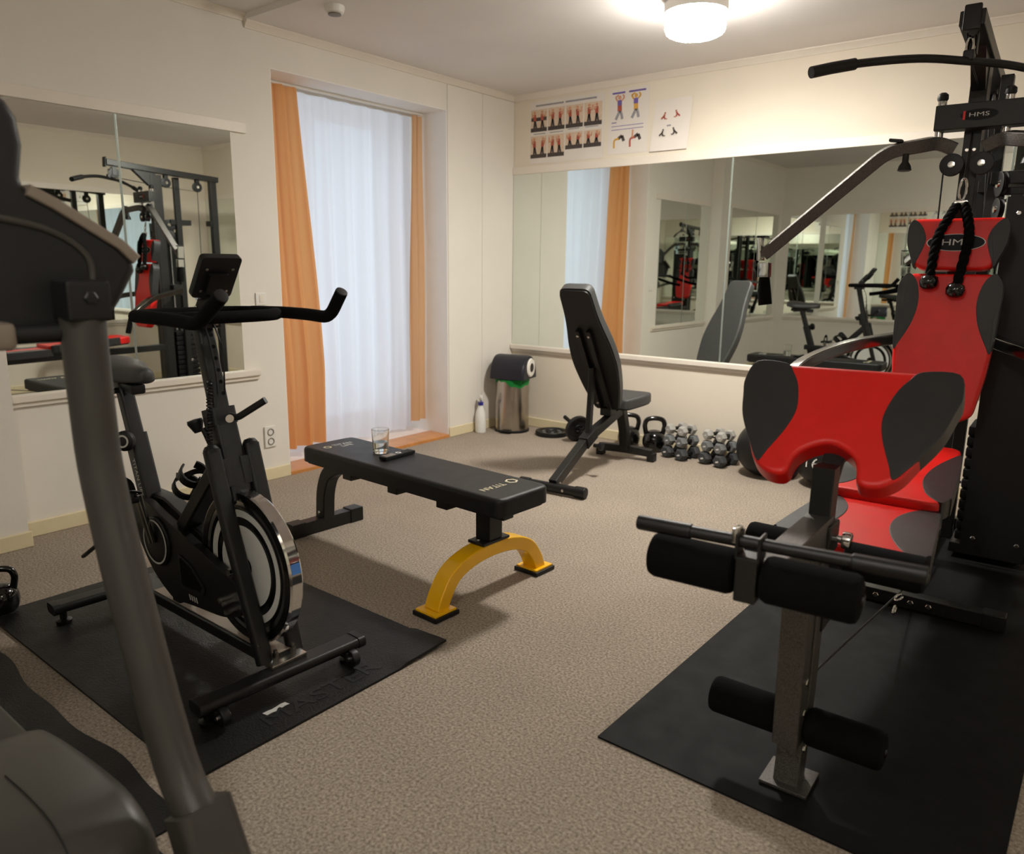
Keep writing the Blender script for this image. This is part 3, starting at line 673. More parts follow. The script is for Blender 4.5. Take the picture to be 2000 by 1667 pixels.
S_ = thing('spray_bottle', 'white spray bottle with blue collar standing beside the bin', 'bottle', (.068, -.455, 0), math.radians(-40))
bm = newbm(); lathe(bm, [(0, 0), (.036, 0), (.041, .006), (.042, .10), (.038, .15), (.022, .195), (.017, .205), (.017, .215), (0, .215)], None, 28); finish('body', bm, 'bottle_white', S_, 50)
bm = newbm(); lathe(bm, [(.0, .212), (.020, .212), (.021, .236), (.0, .236)], None, 20); finish('collar', bm, 'cap_blue', S_)
bm = newbm(); box(bm, (.008, 0, .272), (.06, .024, .036), None, .008); cyl(bm, (0, 0, .234), (0, 0, .26), .012); cyl(bm, (.035, 0, .278), (.052, 0, .278), .007); finish('trigger_head', bm, 'bottle_white', S_)
finish('trigger', sw(smooth_path([(.026, 0, .26), (.034, 0, .245), (.03, 0, .225)], 4), rrect(.012, .006, .002), (0, 1, 0)), 'cap_blue', S_)
def plate_bm(R, t, M, hole=.014):
    bm = newbm(); lathe(bm, [(hole, -t*.3), (R*.28, -t*.3), (R*.32, -t*.5), (R*.36, -t*.22), (R*.72, -t*.22), (R*.8, -t*.5), (R*.97, -t*.5), (R, -t*.35), (R, t*.35), (R*.97, t*.5), (R*.8, t*.5), (R*.72, t*.22), (R*.36, t*.22), (R*.32, t*.5), (R*.28, t*.3), (hole, t*.3), (hole, -t*.3)], M, 36); return bm
P_ = thing('weight_plate', 'black weight plate lying flat on the carpet by the far wall', 'weight plate', (.535, -.165, 0))
finish('disc', plate_bm(.125, .034, Matrix.Translation((0, 0, .0175))), 'black_plastic', P_)
for k in range(6):
    a = PI/3*k+.2; finish('raised_mark', bx((.068*math.cos(a), .068*math.sin(a), .0245), (.035, .016, .006), Matrix.Rotation(a+PI/2, 3, 'Z'), .002), 'db_mid', P_)
D_ = thing('adjustable_dumbbell', 'short black dumbbell bar with one plate and star collars behind the incline bench', 'dumbbell', (.80, -.22, 0), math.radians(-28))
bd0, bd1 = Vector((-.20, 0, .145)), Vector((.20, 0, .055)); dd = (bd1-bd0).normalized()
finish('bar', cy(bd0, bd1, .0145, bev=.002), 'black_plastic', D_)
finish('disc', plate_bm(.098, .036, axisM(bd0+dd*.22, dd)), 'black_plastic', D_)
for tt in (.175, .265):
    bm = newbm(); c = bd0+dd*tt; cyl(bm, c-dd*.012, c+dd*.012, .022)
    x, y, z = frame_of(dd)
    for k in range(6): a = PI/3*k; v = x*math.cos(a)+y*math.sin(a); cyl(bm, c+v*.015, c+v*.036, .008, .006, 10)
    finish('star_collar', bm, 'black_plastic', D_)

# ================================================================== kettlebells and balls
def kettlebell(label, loc, rz, s, m='gloss_black', group=None):
    k = thing('kettlebell', label, 'kettlebell', loc, rz, group)
    bm = newbm(); pts = [(0, 0), (.052, 0), (.056, .004), (.068, .02), (.078, .05), (.078, .085), (.066, .118), (.045, .138), (.02, .146), (0, .148)]
    sp = smooth_path([(a, b, 0) for a, b in pts], 3); lathe(bm, [(max(0, v.x)*s, v.y*s) for v in sp[:-1]]+[(0, .148*s)], None, 28); finish('ball', bm, m, k, 60)
    hp = [(-.052, 0, .105), (-.062, 0, .15), (-.066, 0, .185), (-.05, 0, .218), (0, 0, .228), (.05, 0, .218), (.066, 0, .185), (.062, 0, .15), (.052, 0, .105)]
    bm = newbm(); sweep(bm, smooth_path([Vector(p)*s for p in hp], 5), circ(.0165*s, 12), (0, 1, 0)); finish('handle', bm, m, k, 60)
    return k
kettlebell('black kettlebell standing free beside the dumbbell stacks', (1.375, -.115, 0), math.radians(35), 1.02)
kettlebell('black kettlebell half hidden behind the incline bench leg', (1.168, -.105, 0), math.radians(35), 1.0)
kettlebell('glossy black kettlebell on the near left corner of the bike mat', (.80, -3.925, .009), math.radians(60), .72)
kettlebell('tall glossy black kettlebell at the left edge of the picture', (.66, -3.99, 0), math.radians(50), 1.15)
def med_ball(label, loc, r, rot, text=None):
    b = thing('medicine_ball', label, 'ball', (loc[0], loc[1], 0))
    bm = newbm(); bmesh.ops.create_uvsphere(bm, u_segments=40, v_segments=24, radius=r); bmesh.ops.translate(bm, verts=bm.verts[:], vec=(0, 0, r)); finish('shell', bm, 'black_plastic', b, 60)
    for nrm in ((1, 0, .3), (-.3, 0, 1)):
        x, y, z = frame_of(nrm); ring = [Vector((0, 0, r))+(x*math.cos(2*PI*k/48)+y*math.sin(2*PI*k/48))*(r+.0002) for k in range(48)]
        finish('seam', sw(ring, circ(.0022, 6), closed=True), 'treadmill_dark', b)
    return b
b1 = med_ball('black medicine ball against the far wall next to the dumbbells', (2.20, -.235), .172, 0)
b2 = med_ball('black medicine ball marked 9kg upside down behind the red arm pad', (2.56, -.235), .172, 0)
vd = (CAM-Vector((2.56, -.235, .172))); vd.z = 0; vd.normalize(); side = Vector((0, 0, 1)).cross(vd)
def ball_text(ball, body, c, r, az, el, size):
    # wraps letters on the ball, upside down
    for i, ch in enumerate(body):
        a = az+(i-(len(body)-1)/2)*.36
        d = (vd*math.cos(a)+side*-math.sin(a))*math.cos(el)+Vector((0, 0, math.sin(el)))
        upv = Vector((0, 0, 1))-d*d.z; upv.normalize(); ex = (-upv).cross(d)
        lettering(ch, size, planeM(c+d*(r+.0004), ex, -upv), 'print_white', ball, .0006)
ball_text(b2, '9kg', Vector((0, 0, .172)), .172, .66, .0, .085)

# ================================================================== dumbbell towers
def dumbbell(label, M, L, hr, m, group):
    d = thing('hex_dumbbell', label, 'dumbbell', M.translation, 0, group); d.rotation_euler = M.to_euler()
    finish('grip', cy((0, -L/2+.02, 0), (0, L/2-.02, 0), .0125, seg=12), 'black_plastic', d)
    for s in (-1, 1):
        bm = newbm(); hl = L*.30; y0 = s*(L/2-hl); y1 = s*L/2
        lathe(bm, [(0, 0), (hr*.8, 0), (hr, hl*.2), (hr, hl*.72), (hr*.72, hl), (0, hl)], axisM((0, y0, 0), (0, s, 0), (0, 0, 1)) @ Matrix.Rotation(0, 4, 'Z'), 6)
        h = finish('head', bm, m, d, 20)
        finish('weight_mark', bx((0, s*(L/2+.0004), -.002), (hr*.5, .001, hr*.22), Matrix.Rotation(.3*s, 3, 'Y'), 0), 'print_silver', h, None)
    return d
def tower(idx, x, y, where):
    rz = math.radians(-14)
    st = thing('dumbbell_stand', 'black triangular dumbbell stand '+where, 'stand', (x, y, 0), rz)
    for s in (-1, 1):
        finish('side_frame', bx((0, .02*s, .005), (.15, .012, .01), None, .003), 'black_plastic', st)
        finish('upright', prism(newbm(), rounded([(-.011, .006), (.011, .006), (.008, .21), (-.008, .21)], .004), .008, planeM((0, .02*s+.004, 0), (1, 0, 0), (0, 0, 1)), .001), 'black_plastic', st)
        for z, hwid in ((.042, .07), (.122, .06), (.194, .05)): finish('cradle_arm', bx((0, .02*s, z-.0185), (hwid*2, .008, .01), None, .002), 'black_plastic', st)
    finish('cross_tie', bx((0, 0, .03), (.012, .04, .01), None, .003), 'black_plastic', st)
    R = Matrix.Rotation(rz, 4, 'Z'); O_ = Matrix.Translation((x, y, 0))
    for row, (z, sx, L, hr, m, nm) in enumerate(((.042, .060, .19, .045, 'db_dark', 'dark grey'), (.122, .052, .175, .041, 'db_mid', 'mid grey'), (.196, .046, .16, .036, 'db_light', 'pale grey'))):
        for s, sd_ in ((-1, 'left'), (1, 'right')):
            tilt = 0.0 if row < 2 else .12*s
            M = O_ @ R @ Matrix.Translation((s*sx, 0, z)) @ Matrix.Rotation(tilt, 4, 'Z')
            lvl = ('bottom', 'middle', 'top')[row]
            dumbbell('%s hex dumbbell, %s of the %s pair, stack %s' % (nm, sd_, lvl, where), M, L, hr, m, 'hex dumbbells stacked by the far wall')
tower(0, 1.605, -.165, 'beside the kettlebell')
tower(1, 1.875, -.165, 'beside the medicine ball')

# ================================================================== multi gym
GO = Vector((3.26, -1.17, 0)); GYAW = math.radians(2)
GM = thing('multi_gym', 'large black and red multi gym with weight stack, press arms and leg curl', 'gym machine', GO, GYAW)
GW = Matrix.Translation(GO) @ Matrix.Rotation(GYAW, 4, 'Z')
gw = lambda u, v, z: GW @ Vector((u, v, z))
def g(name, bm, m, parent=None, sm=40): return finish(name, bm, m, parent or GM, sm)
# --- base and frame
g('base_rail', bxr(-.03, .03, -.55, .62, .008, .06, .004), 'graphite_steel')
fc = g('front_crossbar', bxr(-.34, .34, -.60, -.545, .008, .06, .004), 'graphite_steel')
for s in (-1, 1): g('crossbar_cap', bx((.325*s, -.5725, .034), (.075, .062, .06), None, .006), 'black_plastic')
for x in (-.06, .06, -.12, .12): bolt((x, -.60, .036), (0, -1, 0), .011, fc)
g('rear_crossbar', bxr(-.36, .36, .55, .605, .008, .06, .004), 'graphite_steel')
mp = g('main_post', bxr(-.03, .03, -.05, .05, .06, 2.03, .004), 'graphite_steel')
for z in (1.715,): 
    for x in (-.012, .012): bolt((x, -.05, z), (0, -1, 0), .008, mp)
g('rear_post', bxr(-.03, .03, .52, .58, .06, 2.06, .004), 'graphite_steel')
tb = g('top_beam', sw([(0, .60, 2.035), (0, .0, 2.07), (0, -.42, 2.10)], rrect(.05, .078, .004), (1, 0, 0), fixed=True), 'graphite_steel')
g('beam_cap', bx((0, -.426, 2.1), (.054, .016, .084), Matrix.Rotation(math.radians(-4), 3, 'X'), .006), 'black_plastic')
for y in (-.30, -.02, .06, .22, .36, .5):
    for s in (-1, 1): bolt((.025*s, y, 2.068-.06*y), (s, 0, 0), .010, tb)
g('gusset', pr(rounded([(-.06, 1.93), (.0, 1.95), (.0, 2.05), (-.2, 2.06)], .006), .05, planeM((-.025, 0, 0), (0, 1, 0), (0, 0, 1)), 0), 'graphite_steel')
def pulley(name, c, ax_, r=.045, t=.022, parent=None):
    bm = newbm(); lathe(bm, [(0, -t/2), (r*.92, -t/2), (r, -t*.42), (r*.86, -t*.1), (r*.86, t*.1), (r, t*.42), (r*.92, t/2), (0, t/2)], axisM(c, ax_), 28); p = g(name, bm, 'black_plastic', parent)
    for s in (-1, 1):
        bm = newbm(); lathe(bm, [(0, s*t/2), (r*.34, s*t/2), (r*.3, s*(t/2+.006)), (0, s*(t/2+.007))], axisM(c, ax_), 16); g('pulley_hub', bm, 'chrome', p)
    return p
pulley('pulley', (0, -.355, 2.015), (1, 0, 0)); pulley('pulley', (0, .10, 1.97), (1, 0, 0)); pulley('pulley', (0, .40, 1.955), (1, 0, 0))
for y in (-.355, .10, .40):
    for s in (-1, 1): g('pulley_bracket', bx((.0165*s, y, 2.03), (.004, .035, .07), None, .001), 'black_steel')
# cables
cab = lambda pts, r=.0032: sw(pts, circ(r, 8))
g('cable', cab([(0, -.398, 2.01), (0, -.398, 1.985)]), 'black_plastic')
g('cable', cab([(0, -.35, 1.978), (0, .1, 1.93), (.0, .40, 1.915), (.06, .42, 1.0), (.16, .33, .75)]), 'black_plastic')
g('cable', cab([(-.085, -.06, 1.66), (-.082, -.05, 1.2), (-.07, -.04, .6), (-.05, -.03, .2)]), 'black_plastic')
g('cable', cab([(.02, -1.86, .29), (.03, -.57, .075), (.03, -.05, .09)]), 'black_plastic')
# --- cross beam with emblem and press arms
cbm = g('cross_beam', bxr(-.128, .185, -.125, -.05, 1.785, 1.878, .004), 'graphite_steel')
def emblem(c, ex, ey, a, b, ts, parent, ring='print_silver'):
    el = [(a*math.cos(2*PI*k/40), b*math.sin(2*PI*k/40)) for k in range(40)]
    M = planeM(c, ex, ey)
    e = finish('emblem_plate', pr([(x*1.04, y*1.08) for x, y in el], .0012, M), ring, parent, None)
    finish('emblem_face', pr(el, .0018, M), 'emblem_black', e, None)
    return e, M
em, M = emblem((.022, -.1255, 1.832), (1, 0, 0), (0, 0, 1), .062, .02, .02, cbm, 'black_plastic')
lettering('HMS', .021, M @ Matrix.Translation((.0, 0, .0022)), 'print_silver', em, .0003, sx=1.7)
finish('emblem_stripe', pr([(-.004, -.016), (.004, -.016), (.004, .016), (-.004, .016)], .0006, M @ Matrix.Translation((-.049, 0, .0018))), 'red_leather', em, None)
for s in (-1, 1):
    pv = g('pivot_pin', cy((.112*s, -.088, 1.73), (.112*s, -.088, 1.90), .016, bev=.003), 'chrome')
    bm = newbm(); lathe(bm, [(0, 0), (.014, 0), (.02, .01), (.019, .026), (.01, .034), (0, .034)], Matrix.Translation((.112*s, -.088, 1.895))); finish('pin_cap', bm, 'black_plastic', pv)
    am = g('press_arm', sw(fillet([(.05*s, -.09, 1.715), (.112*s, -.10, 1.745), (.17*s, -.16, 1.728), (.27*s, -.18, 1.715), (.735*s, -.18, 1.315)], .07), rrect(.05, .046, .005), (0, 1, 0)), 'hammer_steel')
    g('arm_bracket', bx((.245*s, -.18, 1.752), (.05, .03, .012), Matrix.Rotation(-.15*s, 3, 'Y'), .003), 'graphite_steel')
    bm = newbm(); lathe(bm, [(0, 0), (.012, 0), (.012, .03), (.022, .045), (.026, .062), (.018, .066), (0, .066)], axisM((.205*s, -.178, 1.70), (0, 0, -1))); g('locking_knob', bm, 'black_plastic')
    ck = g('handle_clamp', bx((.752*s, -.18, 1.338), (.02, .05, .10), Matrix.Rotation(.08*s, 3, 'Y'), .003), 'chrome')
    finish('clamp_cap', bx((.744*s, -.18, 1.392), (.04, .054, .008), None, .003), 'black_plastic', ck)
    g('handle_socket', bx((.728*s, -.18, 1.248), (.048, .05, .066), Matrix.Rotation(.04*s, 3, 'Y'), .004), 'chrome')
    g('foam_grip', sw([(.725*s, -.18, 1.218), (.722*s, -.18, 1.16), (.712*s, -.18, 1.095)], circ(.028, 18), scale=lambda t: .8+.25*min(1, t*2)), 'foam')
    # arm pulley
    pulley('arm_pulley', (.05*s, -.115, 1.655), (0, 1, 0), .042)
    # lower arms
    g('lower_arm', sw(smooth_path([(.08*s, .12, 1.0), (.19*s, -.05, .972), (.33*s, -.25, .942), (.455*s, -.42, .875), (.50*s, -.53, .79)], 8), rrect(.05, .045, .006), (0, 0, 1), fixed=True), 'dark_chrome')
    g('lower_grip', cy((.50*s, -.53, .79), (.505*s, -.57, .66), .022, bev=.004), 'foam')
g('arm_carrier', bxr(-.10, .10, .05, .14, .95, 1.05, .006), 'graphite_steel')
g('guide_column', bxr(.045, .09, .20, .25, .06, 2.03, .003), 'graphite_steel')
pulley('pulley', (.10, .15, 1.60), (.9, .4, 0), .05); pulley('pulley', (.10, .15, 1.50), (.9, .4, 0), .045)
g('pulley_bracket', bx((.10, .17, 1.55), (.03, .03, .2), None, .003), 'black_steel')
g('tie_bar', bxr(.09, .36, .19, .22, 1.56, 1.59, .003), 'graphite_steel')
# --- pads
def pad(name, outline, t, M, m='red_leather', bev=.016): return g(name, pr(outline, t, M, bev, 4), m, None, 50)
def wing(outline, t, M, parent, m='wing_leather', lift=.003):
    o = finish('wing_panel', pr(crom2(outline, 4), t, M, lift*1.2, 2), m, parent, 50); return o
tilt = math.radians(8)
pd = Vector((0, -math.sin(tilt), -math.cos(tilt)))      # down along the pad
PT = Vector((0, -.125, 1.455))
MPad = planeM(PT, (1, 0, 0), -pd)                         # x right, y up along pad, z toward the sitter
if (MPad.to_3x3() @ Vector((0, 0, 1))).y > 0: MPad = planeM(PT, (-1, 0, 0), -pd)
sx_ = 1 if (MPad.to_3x3() @ Vector((1, 0, 0))).x > 0 else -1
TH = .055; MP = MPad @ Matrix.Translation((0, 0, -TH))
ho = rounded([(-.162, 0), (.162, 0), (.172, -.04), (.168, -.10), (.135, -.20), (-.135, -.20), (-.168, -.10), (-.172, -.04)][::-1], [.03, .06, .05, .05, .05, .05, .06, .03], 4)
hp = pad('head_pad', ho, TH, MP)
ho_w = [(.170, -.02), (.1745, -.045), (.1705, -.10), (.150, -.16), (.138, -.192), (.128, -.165), (.112, -.12), (.105, -.08), (.118, -.04), (.14, -.012), (.158, -.004)]
for s in (-1, 1): wing([(a*s, b) for a, b in (ho_w if s > 0 else ho_w[::-1])][::-1], TH+.002, MP, hp)
em, M = emblem((0, 0, 0), (1, 0, 0), (0, 1, 0), .098, .031, .03, hp); 
for o_ in (em, *em.children): o_.data.transform(MPad @ Matrix.Translation((0, -.095, .0)))
lettering('HMS', .034, MPad @ Matrix.Translation((0, -.095, .0022)), 'print_silver', em, .0003, sx=1.5)
lo = rounded([(-.150, -.215), (.150, -.215), (.180, -.26), (.176, -.45), (.166, -.60), (.140, -.765), (.095, -.795), (-.095, -.795), (-.140, -.765), (-.166, -.60), (-.176, -.45), (-.180, -.26)][::-1], [.05]*12, 4)
lp = pad('back_pad', lo, TH, MP)
lw = [(.150, -.213), (.176, -.245), (.182, -.28), (.180, -.36), (.1755, -.47), (.168, -.52), (.150, -.49), (.118, -.42), (.102, -.35), (.104, -.29), (.12, -.24)]
for s in (-1, 1): wing([(a*s, b) for a, b in (lw if s > 0 else lw[::-1])][::-1], TH+.002, MP, lp)
g('pad_bracket', bx((0, -.09, 1.33), (.08, .06, .05), None, .004), 'black_steel'); g('pad_bracket', bx((0, -.10, .95), (.08, .1, .05), None, .004), 'black_steel')
# seats
def flat_pad(name, outline, t, M): return g(name, pr(outline, t, M, .014, 4), 'red_leather', None, 50)
ts = math.radians(3.5)
MS = Matrix.Translation((0, -1.07, .505)) @ Matrix.Rotation(ts, 4, 'X')
so = rounded([(-.165, 0), (.165, 0), (.185, .08), (.165, .42), (.14, .68), (-.14, .68), (-.165, .42), (-.185, .08)], [.04, .04, .06, .1, .05, .05, .1, .06], 4)
sp = flat_pad('seat_pad', so, .055, MS)
sww = [(.168, .012), (.184, .06), (.187, .1), (.168, .42), (.150, .58), (.118, .50), (.088, .36), (.082, .22), (.105, .10), (.135, .04)]
for s in (-1, 1): wing([(a*s, b) for a, b in (sww if s > 0 else sww[::-1])], .057, MS, sp)
g('seat_board', pr([(a*.94, b*.97+.01) for a, b in so], .014, MS @ Matrix.Translation((0, 0, -.013))), 'black_plastic')
MF = Matrix.Translation((0, -1.52, .468)) @ Matrix.Rotation(math.radians(1), 4, 'X')
fo = rounded([(-.185, 0), (.185, 0), (.20, .06), (.165, .46), (-.165, .46), (-.20, .06)], [.04, .04, .06, .05, .05, .06], 4)
fp = flat_pad('front_pad', fo, .055, MF)
fww = [(.175, .008), (.197, .045), (.203, .075), (.172, .44), (.15, .462), (.112, .44), (.075, .36), (.065, .27), (.08, .17), (.125, .06)]
for s in (-1, 1): wing([(a*s, b) for a, b in (fww if s > 0 else fww[::-1])], .057, MF, fp)
g('front_board', pr([(a*.93, b*.95+.01) for a, b in fo], .014, MF @ Matrix.Translation((0, 0, -.013))), 'black_plastic')
g('seat_rail', sw([(0, -.04, .47), (0, -1.0, .45), (0, -1.83, .43)], rrect(.055, .07, .004), (1, 0, 0), fixed=True), 'graphite_steel')
# cable chain and bolts below the seat
for k in range(9):
    y = -.62-.055*k; bm = newbm(); c = Vector((.075, y, .36-.022*k)); rp = [c+Vector((.010*math.sin(2*PI*i/14)*(k % 2), .026*math.cos(2*PI*i/14), .011*math.sin(2*PI*i/14)*(1 if k % 2 == 0 else .3))) for i in range(14)]
    sweep(bm, rp, circ(.004, 6), (0, 0, 1), closed=True); g('chain_link', bm, 'chrome')
g('lower_pulley_bracket', bx((.05, -.62, .30), (.02, .09, .26), None, .004), 'black_steel'); pulley('lower_pulley', (.075, -.64, .38), (1, 0, 0), .045); pulley('lower_pulley', (.075, -.55, .20), (1, 0, 0), .045)
# --- front column, foot and arm pad
fcol = g('front_column', sw([(0, -1.865, .012), (0, -1.835, .25), (0, -1.83, .66)], rrect(.06, .06, .004), (1, 0, 0), fixed=True), 'hammer_steel')
g('foot_plate', bx((0, -1.86, .0125), (.115, .115, .009), None, .002), 'hammer_steel')
g('arm_pad_post', sw([(0, -1.792, .60), (0, -1.792, .80)], rrect(.055, .05, .004), (1, 0, 0), fixed=True), 'graphite_steel')
g('post_clamp', bx((0, -1.81, .635), (.075, .085, .075), None, .006), 'black_steel')
bm = newbm(); cyl(bm, (.035, -1.81, .635), (.06, -1.81, .635), .009); cyl(bm, (.055, -1.81, .635), (.075, -1.81, .635), .02, seg=10, bev=.003); g('clamp_knob', bm, 'chrome')
P0 = Vector((0, -1.60, 1.012)); dn = Vector((0, -.7071, -.7071))
MA = planeM(P0, (1, 0, 0), -dn)
MA = Matrix.Translation((.0, 0, 0)) @ MA
nz = MA.to_3x3() @ Vector((0, 0, 1))
if nz.z < 0: MA = planeM(P0, (-1, 0, 0), -dn)
MAt = MA @ Matrix.Rotation(math.radians(1.0), 4, 'Z') @ Matrix.Translation((-.010, 0, -.052))
ao = rounded([(-.235, 0), (.235, 0), (.25, -.07), (.225, -.17), (.165, -.30), (.125, -.332), (.078, -.332), (.068, -.262), (.0, -.218), (-.068, -.262), (-.078, -.332), (-.125, -.332), (-.165, -.30), (-.225, -.17), (-.25, -.07)][::-1], [.03, .1, .06, .06, .03, .04, .05, .04, .03, .06, .06, .1, .03, .02, .02][::1], 4)
ap = pad('arm_pad', ao, .052, MAt, bev=.014)
aw = [(.16, .002), (.236, .002), (.252, -.06), (.243, -.11), (.226, -.175), (.19, -.245), (.152, -.305), (.135, -.27), (.108, -.20), (.098, -.14), (.112, -.07), (.135, -.025)]
for s in (-1, 1): wing([(a*s, b) for a, b in (aw if s > 0 else aw[::-1])][::-1], .054, MAt, ap)
g('arm_pad_board', pr([(a*.9, b*.9-.012) for a, b in ao], .012, MAt @ Matrix.Translation((0, 0, -.011))), 'black_plastic')
g('arm_pad_bracket', bx((0, -1.715, .82), (.05, .16, .014), Matrix.Rotation(math.radians(45), 3, 'X'), .003), 'black_steel')
# --- leg lever with foam rollers
g('lever_head', sw([(0, -1.80, .655), (0, -2.10, .655), (0, -2.20, .655)], rrect(.06, .06, .004), (1, 0, 0), fixed=True), 'hammer_steel')
g('leg_lever', sw([(0, -1.93, .645), (0, -1.92, .44), (0, -1.905, .14)], rrect(.058, .06, .004), (1, 0, 0), fixed=True), 'hammer_steel')
g('lever_gusset', pr(rounded([(-1.93, .645), (-1.80, .645), (-1.86, .42), (-1.905, .25)], .01), .05, planeM((-.025, 0, 0), (0, 1, 0), (0, 0, 1)), .002), 'graphite_steel')
for z in (.30, .22): bolt((.026, -1.9, z), (1, 0, 0), .010, GM)
def roller(c, L, r, yaw, name='foam_roller'):
    d = Vector((math.cos(yaw), math.sin(yaw), 0)); c = Vector(c)
    o = g(name, cy(c-d*L/2, c+d*L/2, r, seg=28, bev=.013), 'foam'); return o
yw = math.radians(3)
roller((-.128, -2.245, .672), .175, .046, yw); roller((.098, -2.233, .672), .175, .046, yw)
g('roller_axle', cy((-.222, -2.25, .672), (.19, -2.228, .672), .012), 'black_steel')
hk = g('bar_hook', bx((-.013, -2.25, .672), (.042, .05, .09), Matrix.Rotation(yw, 3, 'Z'), .004), 'graphite_steel')
for x in (-.035, .008): finish('hook_prong', bx((x, -2.25, .735), (.006, .045, .05), Matrix.Rotation(yw, 3, 'Z'), .002), 'graphite_steel', hk)
roller((-.125, -1.655, .535), .185, .046, 0); roller((.125, -1.655, .535), .185, .046, 0)
g('roller_axle', cy((-.225, -1.655, .535), (.225, -1.655, .535), .012), 'black_steel'); g('roller_bracket', bx((0, -1.66, .49), (.06, .04, .08), None, .004), 'graphite_steel')
roller((-.118, -1.868, .175), .175, .046, 0); roller((.118, -1.868, .175), .175, .046, 0)
g('roller_axle', cy((-.21, -1.868, .175), (.21, -1.868, .175), .012), 'black_steel')
bolt((.03, -1.875, .115), (1, 0, 0), .010, GM)
# --- weight stack
for k in range(11):
    pz = .085+.047*k
    wp = g('weight_plate', bxr(.105, .335, .14, .36, pz, pz+.042, .007), 'black_plastic')
    finish('plate_number', bx((.104, .25, pz+.021), (.001, .03, .012)), 'print_silver', wp, None)
for y in (.20, .30): g('guide_rod', cy((.22, y, .06), (.22, y, 1.60), .011), 'chrome')
g('selector_stem', cy((.22, .25, .60), (.22, .25, .78), .014), 'chrome')
bm = newbm(); cyl(bm, (.105, .25, .32), (.06, .25, .32), .006); cyl(bm, (.066, .25, .32), (.04, .25, .32), .013, bev=.003); g('selector_pin', bm, 'chrome')
g('stack_base', bxr(.09, .35, .12, .38, .03, .075, .004), 'graphite_steel'); g('stack_top', bxr(.06, .36, .15, .35, 1.60, 1.65, .004), 'graphite_steel'); g('stack_brace', bxr(-.02, .07, .50, .53, 1.60, 1.65, .003), 'graphite_steel')
bm = newbm(); so_ = [(.135, .085), (.37, .085), (.385, .11), (.385, .36), (.381, .36), (.381, .112), (.368, .089), (.135, .089)]
prism(bm, so_, 1.50, Matrix.Translation((0, 0, .045))); sh = g('shroud', bm, 'treadmill_dark', None, 30)
for x, z in ((.18, .12), (.34, .12), (.18, 1.48), (.34, 1.48)): bolt((x, .085, z), (0, -1, 0), .010, sh)
bm = newbm(); lathe(bm, [(0, 0), (.02, 0), (.024, .02), (.016, .032), (0, .034)], axisM((.33, .085, .66), (0, -1, 0))); finish('shroud_knob', bm, 'bolt_steel', sh)
g('shroud_post', bxr(.385, .41, .10, .13, .03, 1.62, .003), 'graphite_steel')

# --- hanging attachments: separate things
lb0 = gw(0, -.4, 1.965); dl = (GW.to_3x3() @ Vector((-.66, -.75, 0))).normalized()
Lb_ = thing('lat_bar', 'long curved dark lat pulldown bar hanging from the top of the multi gym', 'pull bar', lb0)
pts = [dl*.60+Vector((0, 0, -.072)), dl*.44+Vector((0, 0, -.036)), dl*.2+Vector((0, 0, -.004)), Vector((0, 0, 0)), dl*-.2+Vector((0, 0, -.004)), dl*-.44+Vector((0, 0, -.036)), dl*-.60+Vector((0, 0, -.072))]
sm_ = smooth_path(pts, 6); finish('bar', sw(sm_, circ(.0135, 14)), 'black_steel', Lb_)
for a, b in ((0, 6), (len(sm_)-7, len(sm_)-1)): finish('grip', sw([sm_[a], sm_[(a+b)//2], sm_[b]], circ(.019, 14)), 'black_plastic', Lb_)
bm = newbm(); box(bm, (0, 0, .018), (.035, .03, .035), None, .006); finish('hanger_block', bm, 'black_steel', Lb_)
finish('carabiner', sw([Vector((.010*math.cos(a), 0, .05+.026*math.sin(a))) for a in [2*PI*k/20 for k in range(20)]], circ(.004, 8), closed=True), 'chrome', Lb_)
cb0 = gw(0, -2.25, .742); dc = (GW.to_3x3() @ Vector((math.cos(yw), math.sin(yw), .02))).normalized()
Cb = thing('curl_bar', 'short black handle bar lying in the hook over the foam rollers', 'bar', cb0)
finish('bar', cy(dc*-.235, dc*.275, .0125, seg=16, bev=.002), 'black_steel', Cb)
finish('grip', cy(dc*-.245, dc*-.13, .0155, seg=16, bev=.003), 'black_plastic', Cb); finish('grip', cy(dc*.165, dc*.285, .0155, seg=16, bev=.003), 'black_plastic', Cb)
bm = newbm(); box(bm, dc*-.04+Vector((0, 0, .012)), (.012, .03, .03), None, .003); finish('swivel_tab', bm, 'chrome', Cb)
# triceps rope
rp0 = MPad @ Vector((0, .055, .03)); rw = GW @ rp0
Rp = thing('triceps_rope', 'black twisted triceps rope with ball ends hanging over the red head pad', 'rope', rw, GYAW)
Mr = Matrix.Translation(-rp0) @ MPad
loc_ = lambda a, b, c: Mr @ Vector((a, b, c))
for ii, pp_ in enumerate(([(-.012, .045, .018), (-.03, .0, .03), (-.058, -.07, .03), (-.066, -.15, .03), (-.068, -.24, .032)], [(.012, .045, .018), (.03, .0, .03), (.045, -.07, .03), (.04, -.16, .03), (.028, -.27, .034)])):
    ctr = smooth_path([loc_(*q) for q in pp_], 14)
    for st in range(3):
        pts = []
        for i, c in enumerate(ctr):
            d = (ctr[min(i+1, len(ctr)-1)]-ctr[max(i-1, 0)]).normalized(); x, y, z = frame_of(d, (1, 0, 0)); a = i*.42+st*2*PI/3
            pts.append(c+x*.0085*math.cos(a)+y*.0085*math.sin(a))
        finish('rope_strand', sw(pts, circ(.0105, 8)), 'foam', Rp, 60)
    e = ctr[-1]; dd_ = (ctr[-1]-ctr[-3]).normalized()
    bm = newbm(); lathe(bm, [(.014, -.015), (.03, -.006), (.034, .012), (.03, .032), (.016, .042), (0, .044)], axisM(e, dd_), 24); finish('ball_end', bm, 'gloss_black', Rp, 60)
